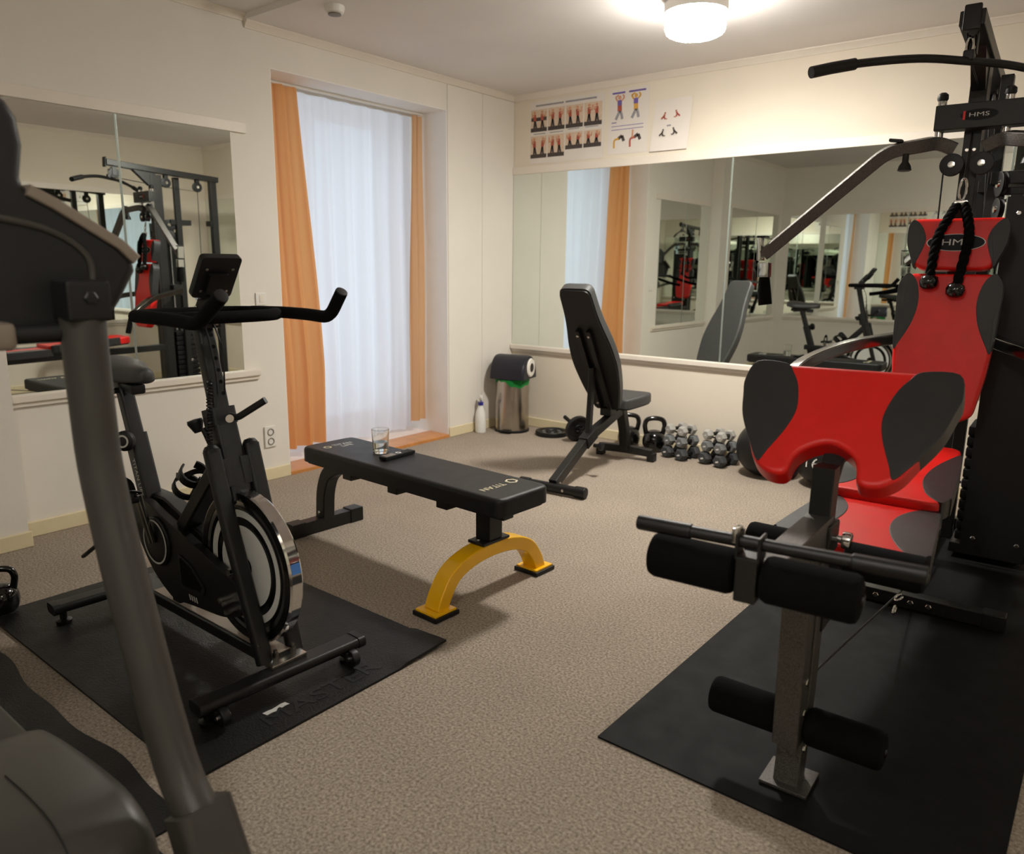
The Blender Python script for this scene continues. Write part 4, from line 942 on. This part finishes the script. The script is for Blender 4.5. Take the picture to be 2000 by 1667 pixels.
bm = newbm(); box(bm, loc_(0, .055, .012), (.05, .022, .02), None, .004); finish('rope_ferrule', bm, 'chrome', Rp)
cp_ = [loc_(.012*math.cos(a), .105+.042*math.sin(a), .012) for a in [2*PI*k/24 for k in range(24)]]
finish('carabiner', sw(cp_, circ(.0045, 8), closed=True), 'chrome', Rp)
finish('hanging_cable', sw([loc_(0, .145, .012), loc_(0, .25, .0), loc_(0, .33, -.02)], circ(.003, 8)), 'black_plastic', Rp)

# ================================================================== spin bike
BK = thing('spin_bike', 'black spin bike with chrome flywheel and bullhorn handlebar', 'exercise bike', (1.55, -3.57, .009))
def k_(name, bm, m, parent=None, sm=40): return finish(name, bm, m, parent or BK, sm)
Zo = -.009
# stabilisers
for nm, x, tilt_, hw_ in (('front_stabiliser', .478, -.05, .27), ('rear_stabiliser', -.47, -.04, .27)):
    d = Vector((math.sin(-tilt_), math.cos(tilt_), 0)); c = Vector((x, -.02, .068))
    sb = k_(nm, sw([c-d*hw_, c+d*hw_], rrect(.065, .032, .012), (0, 0, 1), fixed=True), 'black_steel')
    for s in (-1, 1):
        e = c+d*hw_*s*.965
        finish('end_cap', sw([e-d*.012, e+d*.012], rrect(.07, .037, .014), (0, 0, 1), fixed=True), 'black_plastic', sb)
        if x > 0:
            wc = c+d*hw_*s*.80+Vector((.035, 0, -.034))
            w_ = k_('transport_wheel', cy(wc-d*.013, wc+d*.013, .028, seg=24, bev=.005), 'black_plastic')
            bm = newbm(); cyl(bm, wc-d*.02, wc+d*.02, .008); finish('axle', bm, 'chrome', w_)
            finish('wheel_fork', bx(wc+Vector((-.02, 0, .012)), (.04, .045, .02), None, .004), 'black_plastic', w_)
        fz = c+d*hw_*s*.86+Vector((-.012, 0, 0))
        bm = newbm(); lathe(bm, [(0, 0), (.024, 0), (.026, .012), (.012, .018), (.012, .045), (0, .045)], Matrix.Translation((fz.x, fz.y, .001))); k_('levelling_foot', bm, 'black_plastic')
# floor rail with grey top
k_('base_rail', sw([(-.45, 0, .085), (.44, 0, .085)], rrect(.075, .04, .006), (0, 0, 1), fixed=True), 'black_steel')
k_('rail_cover', bx((.08, .0, .106), (.72, .058, .004), None, .001), 'treadmill_silver')
for s in (-1, 1):
    bm = newbm(); cyl(bm, (.452, .03*s, .085), (.452, .03*s, .118), .010, seg=6); cyl(bm, (.452, .03*s, .118), (.452, .03*s, .128), .006); k_('mount_bolt', bm, 'dark_chrome')
k_('mount_plate', bx((.455, 0, .09), (.05, .12, .012), None, .002), 'bolt_steel')
# flywheel
WC = Vector((.30, 0, .345)); 
MW = axisM(WC, (0, -1, 0))
fwl = newbm(); lathe(fwl, [(.19, -.019), (.232, -.022), (.2365, -.016), (.2365, .016), (.232, .022), (.19, .019)], MW, 72); fly = k_('flywheel_rim', fwl, 'chrome', None, 30)
for s in (-1, 1):
    bm = newbm(); lathe(bm, [(0, s*.012), (.085, s*.014), (.165, s*.013), (.192, s*.0195)], MW, 64); finish('disc_face', bm, 'gloss_black', fly)
    bm = newbm(); lathe(bm, [(.155, s*.0155), (.178, s*.0175), (.178, s*.018), (.155, s*.016)], MW, 64); finish('ring_stripe', bm, 'print_silver', fly)
    bm = newbm(); lathe(bm, [(.03, s*.0146), (.128, s*.0152), (.128, s*.0158), (.03, s*.0152)], MW, 64); finish('silver_disc', bm, 'print_silver', fly)
    bm = newbm(); lathe(bm, [(.207, s*.0212), (.229, s*.0224), (.229, s*.0228), (.207, s*.0216)], MW, 64); finish('rim_stripe', bm, 'gloss_black', fly)
bm = newbm(); cyl(bm, (.30, -.075, .345), (.30, .075, .345), .011); k_('axle', bm, 'chrome')
bm = newbm(); lathe(bm, [(0, 0), (.03, 0), (.03, .018), (0, .02)], axisM((.30, -.019, .345), (0, -1, 0)), 24); k_('hub', bm, 'black_plastic')
a_ = math.radians(12); sp_ = WC+Vector((.2368*math.cos(a_), 0, .2368*math.sin(a_)))
k_('rim_sticker', bx(sp_, (.001, .03, .03), Matrix.Rotation(-a_, 3, 'Y')), 'blue_print', None, None)
# forks
for s in (-1, 1):
    f_ = k_('fork_leg', sw([(.43, .052*s, .088), (.30, .062*s, .50), (.238, .064*s, .705)], rrect(.032, .05, .012), (0, 1, 0), fixed=True), 'black_steel')
    bm = newbm(); lathe(bm, [(.022, 0), (.023, .008), (.016, .018), (0, .022)], axisM((.238, .064*s, .70), (-.29, 0, .957))); finish('fork_cap', bm, 'black_plastic', f_)
    k_('fork_bridge', bx((.245, .036*s, .63), (.05, .045, .085), Matrix.Rotation(math.radians(-15), 3, 'Y'), .003), 'graphite_steel')
Mt = planeM((.405, -.0685, .175), Vector((.13, 0, -.41)), (.41, 0, .13))
lettering('S35 II', .034, Mt @ Matrix.Translation((0, -.0, 0)), 'print_silver', BK, .0005, sx=.95)
# handlebar post
k_('steerer_tube', sw([(.262, 0, .545), (.185, 0, .80)], rrect(.062, .072, .012), (0, 1, 0), fixed=True), 'black_steel')
k_('handlebar_post', sw([(.235, 0, .62), (.118, 0, 1.075)], rrect(.042, .052, .010), (0, 1, 0), fixed=True), 'black_steel')
k_('post_collar', sw([(.192, 0, .765), (.178, 0, .815)], rrect(.07, .08, .012), (0, 1, 0), fixed=True), 'black_plastic')
k_('post_guide', bx((.225, 0, .545), (.075, .07, .05), Matrix.Rotation(math.radians(-15), 3, 'Y'), .012), 'black_plastic')
lv = k_('clamp_lever', sw(fillet([(.235, .0, .80), (.262, .012, .795), (.345, .055, .852)], .01), rrect(.014, .02, .005), (0, 0, 1)), 'black_plastic')
bm = newbm(); cyl(bm, (.25, -.01, .797), (.268, -.017, .797), .012); finish('lever_bolt', bm, 'chrome', lv)
# holes in the post
for i in range(6):
    t_ = i/5; c = Vector((.200, 0, .86)).lerp(Vector((.155, 0, 1.03)), t_)
    bm = newbm(); lathe(bm, [(0, 0), (.006, 0), (.006, .001), (0, .001)], axisM(c+Vector((.0135, 0, .004)), (.967, 0, .25)), 12); k_('post_hole', bm, 'foam')
# handlebar
lp_ = [(.175+.125*math.copysign(abs(math.cos(a))**.7, math.cos(a)), .19*math.copysign(abs(math.sin(a))**.7, math.sin(a)), 1.093) for a in [2*PI*i/48 for i in range(48)]]
hb = k_('handlebar_loop', sw(lp_, circ(.0175, 14), closed=True), 'foam')
for s in (-1, 1):
    hn = k_('handlebar_horn', sw(fillet([(.10, .186*s, 1.093), (.24, .20*s, 1.096), (.36, .204*s, 1.095), (.465, .204*s, 1.09), (.553-.03*s, .204*s, 1.165)], .035), circ(.018, 14)), 'foam')
    bm = newbm(); dE = Vector((.088-.03*s, 0, .072)).normalized(); lathe(bm, [(.0178, 0), (.017, .003), (.010, .004), (0, .003)], axisM((.553-.03*s, .204*s, 1.165), dE), 16); finish('end_plug', bm, 'black_plastic', hn)
k_('handlebar_clamp', bx((.125, 0, 1.068), (.085, .075, .03), None, .004), 'black_steel')
k_('cross_tube', sw([(.06, 0, 1.09), (.29, 0, 1.09)], rrect(.05, .014, .004), (0, 0, 1)), 'black_steel')
for x in (.10, .15): bolt((x, -.0375, 1.068), (0, -1, 0), .009, BK)
bolt((.165, -.02, 1.068), (1, 0, 0), .009, BK); bolt((.165, .02, 1.068), (1, 0, 0), .009, BK)
# console
k_('console_bracket', sw(fillet([(.13, 0, 1.105), (.155, 0, 1.14), (.20, 0, 1.19)], .02), rrect(.05, .02, .004), (0, 1, 0), fixed=True), 'black_plastic')
tv = Vector((.075, 0, .105)).normalized()
MC = planeM((.165, .0, 1.155), (0, 1, 0), tv)
if (MC.to_3x3() @ Vector((0, 0, 1))).x > 0: MC = planeM((.165, .0, 1.155), (0, -1, 0), tv)
cn = k_('console', pr(rounded([(-.062, 0), (.062, 0), (.062, .14), (-.062, .14)], .014), .022, MC @ Matrix.Translation((0, 0, -.022)), .004, 2, True), 'black_plastic')
finish('screen', pr(rounded([(-.05, .015), (.05, .015), (.05, .125), (-.05, .125)], .006), .0006, MC), 'screen_dark', cn, None)
for x in (-.04, .04):
    for y in (.025, .1): p = MC @ Vector((x, y, -.0225)); bolt(p, MC.to_3x3() @ Vector((0, 0, -1)), .005, cn, 'screw', .002)
finish('back_cover', pr(rounded([(-.03, .02), (.03, .02), (.03, .09), (-.03, .09)], .01), .012, MC @ Matrix.Translation((0, 0, -.034)), .003), 'black_plastic', cn)
k_('hinge_bolt', cy((.155, -.03, 1.142), (.155, .03, 1.142), .007), 'chrome')
# wires along the post
for y, o_ in ((-.012, 0), (.010, .008)):
    k_('cable', sw(smooth_path([(.150+o_, y, 1.085), (.19+o_, y*1.4, 1.0), (.2+o_, y, .93), (.205, y, .86)], 8), circ(.0028, 6)), 'black_plastic')
cc = [Vector((.200, -.034, .905)).lerp(Vector((.205, -.05, .72)), i/160)+Vector((.0075*math.cos(i*.75), .0075*math.sin(i*.75), 0)) for i in range(161)]
k_('coiled_cable', sw(cc, circ(.0022, 5)), 'black_plastic')
# resistance knob
bm = newbm(); cyl(bm, (.165, -.02, .695), (.148, -.035, .755), .009); k_('brake_stem', bm, 'black_plastic')
bm = newbm(); lathe(bm, [(0, 0), (.012, 0), (.024, .03), (.022, .04), (0, .042)], axisM((.13, -.04, .74), (-.25, -.15, .95))); k_('resistance_knob', bm, 'black_plastic')
k_('cable_sleeve', cy((.206, -.05, .715), (.214, -.048, .675), .009, bev=.002), 'black_plastic')
# down tube and main housing
k_('down_tube', sw([(.205, 0, .665), (-.06, 0, .385)], rrect(.05, .065, .008), (0, 1, 0), fixed=True), 'black_steel')
hou = rounded([(-.36, .435), (-.235, .455), (-.16, .43), (.30, .30), (.345, .25), (.32, .20), (.22, .165), (.03, .15), (-.09, .135), (-.17, .17), (-.24, .22), (-.33, .33)], [.01, .03, .08, .05, .03, .03, .08, .05, .03, .04, .04, .03], 4)
hm = k_('belt_housing', pr(hou, .03, planeM((0, -.052, 0), (1, 0, 0), (0, 0, 1)) @ Matrix.Translation((0, 0, -.03)), .004, 2, True), 'black_plastic')
finish('recess_panel', pr(rounded([(-.035, .315), (.045, .295), (.125, .235), (.105, .20), (-.03, .195)], .014), .003, planeM((0, -.0525, 0), (1, 0, 0), (0, 0, 1))), 'graphite_steel', hm)
finish('recess_shadow', pr(rounded([(-.025, .305), (.04, .285), (.105, .235), (.095, .215), (-.02, .21)], .012), .0036, planeM((0, -.0525, 0), (1, 0, 0), (0, 0, 1))), 'foam', hm)
for i in range(4): finish('vent_slot', pr([(.02+.014*i, .168), (.026+.014*i, .168), (.02+.014*i, .186), (.014+.014*i, .186)], .001, planeM((.0, -.0525, 0), (1, 0, 0), (0, 0, 1))), 'print_silver', hm, None)
k_('frame_top_tube', sw([(-.36, .02, .435), (-.2, .02, .435), (.26, .02, .29)], rrect(.06, .05, .008), (0, 0, 1), fixed=True), 'black_steel')
k_('top_tube_patch', bx((.105, .018, .365), (.028, .062, .003), Matrix.Rotation(math.radians(17.5), 3, 'Y'), .001), 'print_silver', None, None)
k_('frame_strut', sw([(-.13, 0, .30), (-.13, 0, .095)], rrect(.055, .05, .006), (0, 1, 0), fixed=True), 'black_steel')
bm = newbm(); lathe(bm, [(0, 0), (.085, 0), (.085, .006), (.078, .01), (0, .012)], axisM((-.165, -.052, .325), (0, -1, 0)), 48); ch = k_('chain_disc', bm, 'black_plastic')
bm = newbm(); lathe(bm, [(.071, .012), (.077, .012), (.077, .0132), (.071, .0132)], axisM((-.165, -.052, .325), (0, -1, 0)), 48); finish('ring_stripe', bm, 'print_silver', ch)
for x, z in ((.255, .245), (.275, .24), (.285, .215)): 
    bm = newbm(); cyl(bm, (x, -.052, z), (x, -.085, z), .008, seg=6); k_('tension_bolt', bm, 'bolt_steel')
# cranks and pedals
for s, an in ((-1, 100), (1, -80)):
    a = math.radians(an); c0 = Vector((-.165, .072*s, .325)); c1 = c0+Vector((.165*math.cos(a), .02*s, .165*math.sin(a)))
    k_('crank_arm', sw([c0, c1], rrect(.026, .018, .005), (0, 1, 0), fixed=True), 'dark_chrome')
    pdl = k_('pedal', bx(c1+Vector((0, .065*s, 0)), (.095, .10, .022), None, .006), 'black_plastic')
    tc_ = [c1+Vector(q) for q in ((.03, .065*s-.045, .012), (.075, .065*s-.04, .03), (.085, .065*s, .045), (.075, .065*s+.04, .03), (.03, .065*s+.045, .012))]
    finish('toe_cage', sw(smooth_path(tc_, 4), rrect(.012, .004, .001), (0, 0, 1)), 'black_plastic', pdl)
    finish('toe_strap', sw(smooth_path([c1+Vector(q) for q in ((-.01, .065*s-.052, .0), (-.01, .065*s-.04, .045), (-.01, .065*s, .062), (-.01, .065*s+.04, .045), (-.01, .065*s+.052, .0))], 4), rrect(.03, .003, .001), (1, 0, 0)), 'foam', pdl)
k_('adjusting_lever', sw([(-.32, -.05, .345), (-.45, -.12, .272), (-.608, -.122, .178)], rrect(.012, .016, .004), (0, 1, 0)), 'black_plastic')
# bottle cage on the down tube
for z_ in (0, 1):
    c = Vector((-.035, 0, .53)) if z_ else Vector((-.03, 0, .50))
dirc = Vector((.265, 0, .28)).normalized(); nrmc = Vector((-.28, 0, .265)).normalized()
bc0 = Vector((.035, 0, .50))+nrmc*.075
def cage_ring(h, a0, a1, wdt):
    pts = [bc0+dirc*h+(nrmc*-math.cos(a)+Vector((0, 1, 0))*math.sin(a))*.042 for a in [math.radians(a0+(a1-a0)*i/20) for i in range(21)]]
    return sw(pts, rrect(.007, wdt, .0015), dirc)
cg = k_('bottle_cage', cage_ring(.035, -150, 150, .032), 'black_plastic')
finish('cage_ring', cage_ring(-.035, -180, 180, .026), 'black_plastic', cg)
finish('cage_spine', sw([bc0-nrmc*.042-dirc*.06, bc0-nrmc*.042+dirc*.06], rrect(.03, .006, .002), (0, 1, 0)), 'black_plastic', cg)
for s in (-1, 1): finish('cage_arm', sw(smooth_path([bc0+(nrmc*.0+Vector((0, .043*s, 0)))+dirc*.035, bc0+nrmc*.03+Vector((0, .032*s, 0))+dirc*.0, bc0+nrmc*.042-dirc*.04], 5), rrect(.006, .018, .0015), dirc), 'black_plastic', cg)
# seat post, slider and saddle
k_('seat_tube', sw([(-.285, 0, .40), (-.372, 0, .655)], rrect(.058, .062, .010), (0, 1, 0), fixed=True), 'black_steel')
k_('seat_post', sw([(-.36, 0, .62), (-.432, 0, .83)], rrect(.042, .048, .008), (0, 1, 0), fixed=True), 'black_steel')
Ms_ = planeM((-.315, -.0318, .515), Vector((.087, 0, -.255)), (.255, 0, .087))
lettering('TITAN LIFE', .026, Ms_ @ Matrix.Translation((-.0, 0, 0)), 'print_silver', BK, .0004, sx=1.05)
bm = newbm(); cyl(bm, (-.345, -.03, .635), (-.33, -.045, .642), .012); 
lathe(bm, [(.012, 0), (.032, .004), (.036, .012), (.034, .026), (.026, .032), (0, .032)], axisM((-.335, -.045, .645), (.55, -.8, .1)), 16); kn = k_('seat_knob', bm, 'black_plastic')
bm = newbm(); lathe(bm, [(.016, .0325), (.022, .0325), (.022, .0335), (.016, .0335)], axisM((-.335, -.045, .645), (.55, -.8, .1)), 24); finish('knob_mark', bm, 'print_silver', kn)
k_('seat_slider', sw([(-.54, 0, .822), (-.34, 0, .822)], rrect(.04, .028, .006), (0, 0, 1), fixed=True), 'black_steel')
k_('slider_stop', bx((-.345, 0, .818), (.06, .05, .035), None, .008), 'black_plastic')
bm = newbm(); cyl(bm, (-.43, 0, .81), (-.43, -.05, .80), .01); cyl(bm, (-.43, -.045, .80), (-.43, -.07, .797), .022, seg=10, bev=.003); k_('slider_knob', bm, 'black_plastic')
k_('saddle_clamp', bx((-.44, 0, .845), (.06, .05, .035), None, .006), 'black_plastic')
bm = newbm(); rows = []
for x, wd_, zt, th in ((-.575, .045, .905, .02), (-.57, .085, .912, .045), (-.53, .115, .917, .06), (-.47, .115, .912, .06), (-.41, .085, .903, .055), (-.35, .052, .900, .05), (-.29, .037, .900, .045), (-.255, .028, .896, .04), (-.245, .012, .886, .02)):
    rows.append([bm.verts.new((x, wd_*math.cos(a), zt-th+th*max(0, math.sin(a))**.7 if math.sin(a) >= 0 else zt-th+.012*math.sin(a))) for a in [2*PI*i/24 for i in range(24)]])
for a, b in zip(rows[:-1], rows[1:]):
    for i in range(24): bm.faces.new((a[i], a[(i+1) % 24], b[(i+1) % 24], b[i]))
bm.faces.new(rows[0][::-1]); bm.faces.new(rows[-1]); k_('saddle', bm, 'grey_leather', None, 70)

# ================================================================== treadmill
TM = thing('treadmill', 'dark grey treadmill in the left foreground with slanted uprights', 'treadmill', (1.8, -4.52, 0))
TO = Vector((1.8, -4.52, 0))
def t_(name, bm, m, parent=None, sm=40):
    bmesh.ops.translate(bm, verts=bm.verts[:], vec=-TO); return finish(name, bm, m, parent or TM, sm)
FY, NY_ = -4.2, -4.84
for y in (FY, NY_):
    t_('upright', sw(smooth_path([(2.765, y, .13), (2.69, y, .27), (2.60, y, .37), (2.495, y, .625), (2.42, y, .86), (2.405, y, 1.0), (2.402, y, 1.165)], 5), circ(.038, 24, .037), (0, 1, 0), fixed=True), 'treadmill_grey', None, 60)
    t_('upright_boot', sw([(2.80, y, .02), (2.765, y, .12), (2.665, y, .315)], rrect(.085, .10, .02), (0, 1, 0), fixed=True, scale=lambda t: 1.12-.12*t), 'treadmill_grey')
    t_('upright_bracket', bx((2.405, y, 1.185), (.075, .075, .07), None, .008), 'treadmill_dark')
    bolt(Vector((2.4425, y, 1.19))-TO, (1, 0, 0), .012, TM, m='treadmill_dark')
    s = 1 if y > -4.5 else -1
    t_('handrail', sw(fillet([(2.26, y-.02*s, 1.15), (2.15, y-.01*s, 1.13), (1.75, y-.01*s, 1.02), (1.62, y-.01*s, 1.0)], .08), circ(.02, 14)), 'foam')
    t_('floor_beam', bxr(2.30, 2.86, y-.035, y+.035, .015, .07, .006), 'treadmill_dark')
t_('front_beam', bxr(2.70, 2.78, NY_, FY, .05, .10, .006), 'treadmill_dark')
# deck
ry0, ry1 = -4.235, -4.825
for a, b in ((ry0-.075, ry0), (ry1, ry1+.075)): t_('foot_rail', bxr(.98, 2.20, a, b, .10, .185, .012), 'treadmill_grey')
t_('running_belt', bxr(.95, 2.2, ry1+.078, ry0-.078, .12, .168, .02), 'belt')
t_('deck_frame', bxr(1.0, 2.30, ry1+.02, ry0-.02, .05, .115, .004), 'treadmill_dark')
for y in (ry0-.04, ry1+.04): t_('rear_cap', bx((.965, y, .125), (.10, .085, .12), None, .02), 'treadmill_dark')
for x in (1.05, 2.1):
    for y in (ry0-.04, ry1+.04): t_('deck_foot', cy((x, y, .0065), (x, y, .06), .02, bev=.003), 'treadmill_dark')
# motor hood: lofted cross sections along y
prof = [(2.03, .12), (2.04, .20), (2.10, .262), (2.20, .290), (2.32, .308), (2.44, .320), (2.53, .318), (2.595, .288), (2.622, .24), (2.615, .15), (2.58, .09), (2.3, .07), (2.1, .08)]
pf = [(v.x, v.y) for v in smooth_path([(a, b, 0) for a, b in prof], 3, True)]
bm = newbm(); rows = []; cxm, czm = 2.32, .10
for y, sx2, sz2 in ((-4.243, .86, .70), (-4.247, .94, .88), (-4.258, .985, .965), (-4.28, 1.0, 1.0), (-4.40, 1.0, 1.05), (-4.52, 1.0, 1.07), (-4.64, 1.0, 1.05), (-4.76, 1.0, 1.0), (-4.782, .985, .965), (-4.793, .94, .88), (-4.797, .86, .70)):
    rows.append([bm.verts.new((cxm+(x-cxm)*sx2, y, czm+(z-czm)*sz2)) for x, z in pf])
n = len(pf)
for a, b in zip(rows[:-1], rows[1:]):
    for k in range(n): bm.faces.new((a[k], a[(k+1) % n], b[(k+1) % n], b[k]))
bm.faces.new(rows[0]); bm.faces.new(rows[-1][::-1]); hd = t_('motor_hood', bm, 'treadmill_grey', None, 60)
for yy in (-4.385, -4.675):
    sm2 = [Vector((cxm+(x-cxm)*1.002, yy, czm+(z-czm)*(1.052))) for x, z in pf[12:26]]
    b2_ = sw(sm2, circ(.0016, 6)); bmesh.ops.translate(b2_, verts=b2_.verts[:], vec=-TO); finish('seam_groove', b2_, 'treadmill_dark', hd)
t_('hood_flap', bx((2.07, -4.52, .175), (.12, .50, .03), Matrix.Rotation(math.radians(-22), 3, 'Y'), .01), 'treadmill_grey')
# console: arched shell facing the front, trim strip along its shoulders
CY, CX = -4.52, 2.38
up_r = [(.433, 1.234), (.43, 1.261), (.403, 1.288), (.337, 1.329), (.30, 1.352), (.262, 1.371), (.259, 1.384), (.268, 1.435), (.264, 1.478), (.25, 1.502), (.225, 1.52), (.16, 1.55), (.08, 1.565)]
lo_r = [(.40, 1.178), (.345, 1.107), (.30, 1.118), (.26, 1.128), (.19, 1.12), (.08, 1.11)]
otl = up_r+[(-a, b) for a, b in up_r[::-1]]+[(-a, b) for a, b in lo_r]+lo_r[::-1]
MCs = planeM((CX-.17, CY, 0), (0, 1, 0), (0, 0, 1))
cs2 = t_('console_shell', pr(otl, .17, MCs, .02, 3), 'treadmill_dark', None, 50)
for s in (-1, 1):
    b_ = newbm(); pth = [Vector((CX-.10, CY+s*(a+.002), b-.006)) for a, b in up_r[1:6]]
    sweep(b_, pth, rrect(.02, .215, .004), (1, 0, 0), fixed=True); bmesh.ops.translate(b_, verts=b_.verts[:], vec=-TO); finish('shoulder_trim', b_, 'treadmill_silver', cs2)
b_ = sw(smooth_path([(CX+.001, CY+a, b) for a, b in ((-.352, 1.2), (-.347, 1.26), (-.28, 1.305), (-.15, 1.325), (0, 1.33), (.15, 1.325), (.28, 1.305), (.347, 1.26), (.352, 1.2))], 5), circ(.006, 8)); bmesh.ops.translate(b_, verts=b_.verts[:], vec=-TO); finish('rim_bead', b_, 'treadmill_grey', cs2)
t_('display_screen', bxr(CX-.173, CX-.169, CY-.18, CY+.18, 1.34, 1.50, .001), 'screen_dark')
t_('button_panel', bxr(CX-.174, CX-.169, CY-.30, CY+.30, 1.16, 1.30, .001), 'treadmill_grey')
t_('grip_shelf', bxr(CX-.30, CX-.16, CY-.30, CY+.30, 1.12, 1.15, .01), 'treadmill_dark')
t_('tray_crossbar', cy((2.39, NY_, 1.13), (2.39, FY, 1.13), .016), 'treadmill_dark')
for k, y in enumerate((-4.33, -4.73)): t_('tray_hinge', bx((2.395, y, 1.13), (.05, .045, .045), None, .01), 'treadmill_silver')
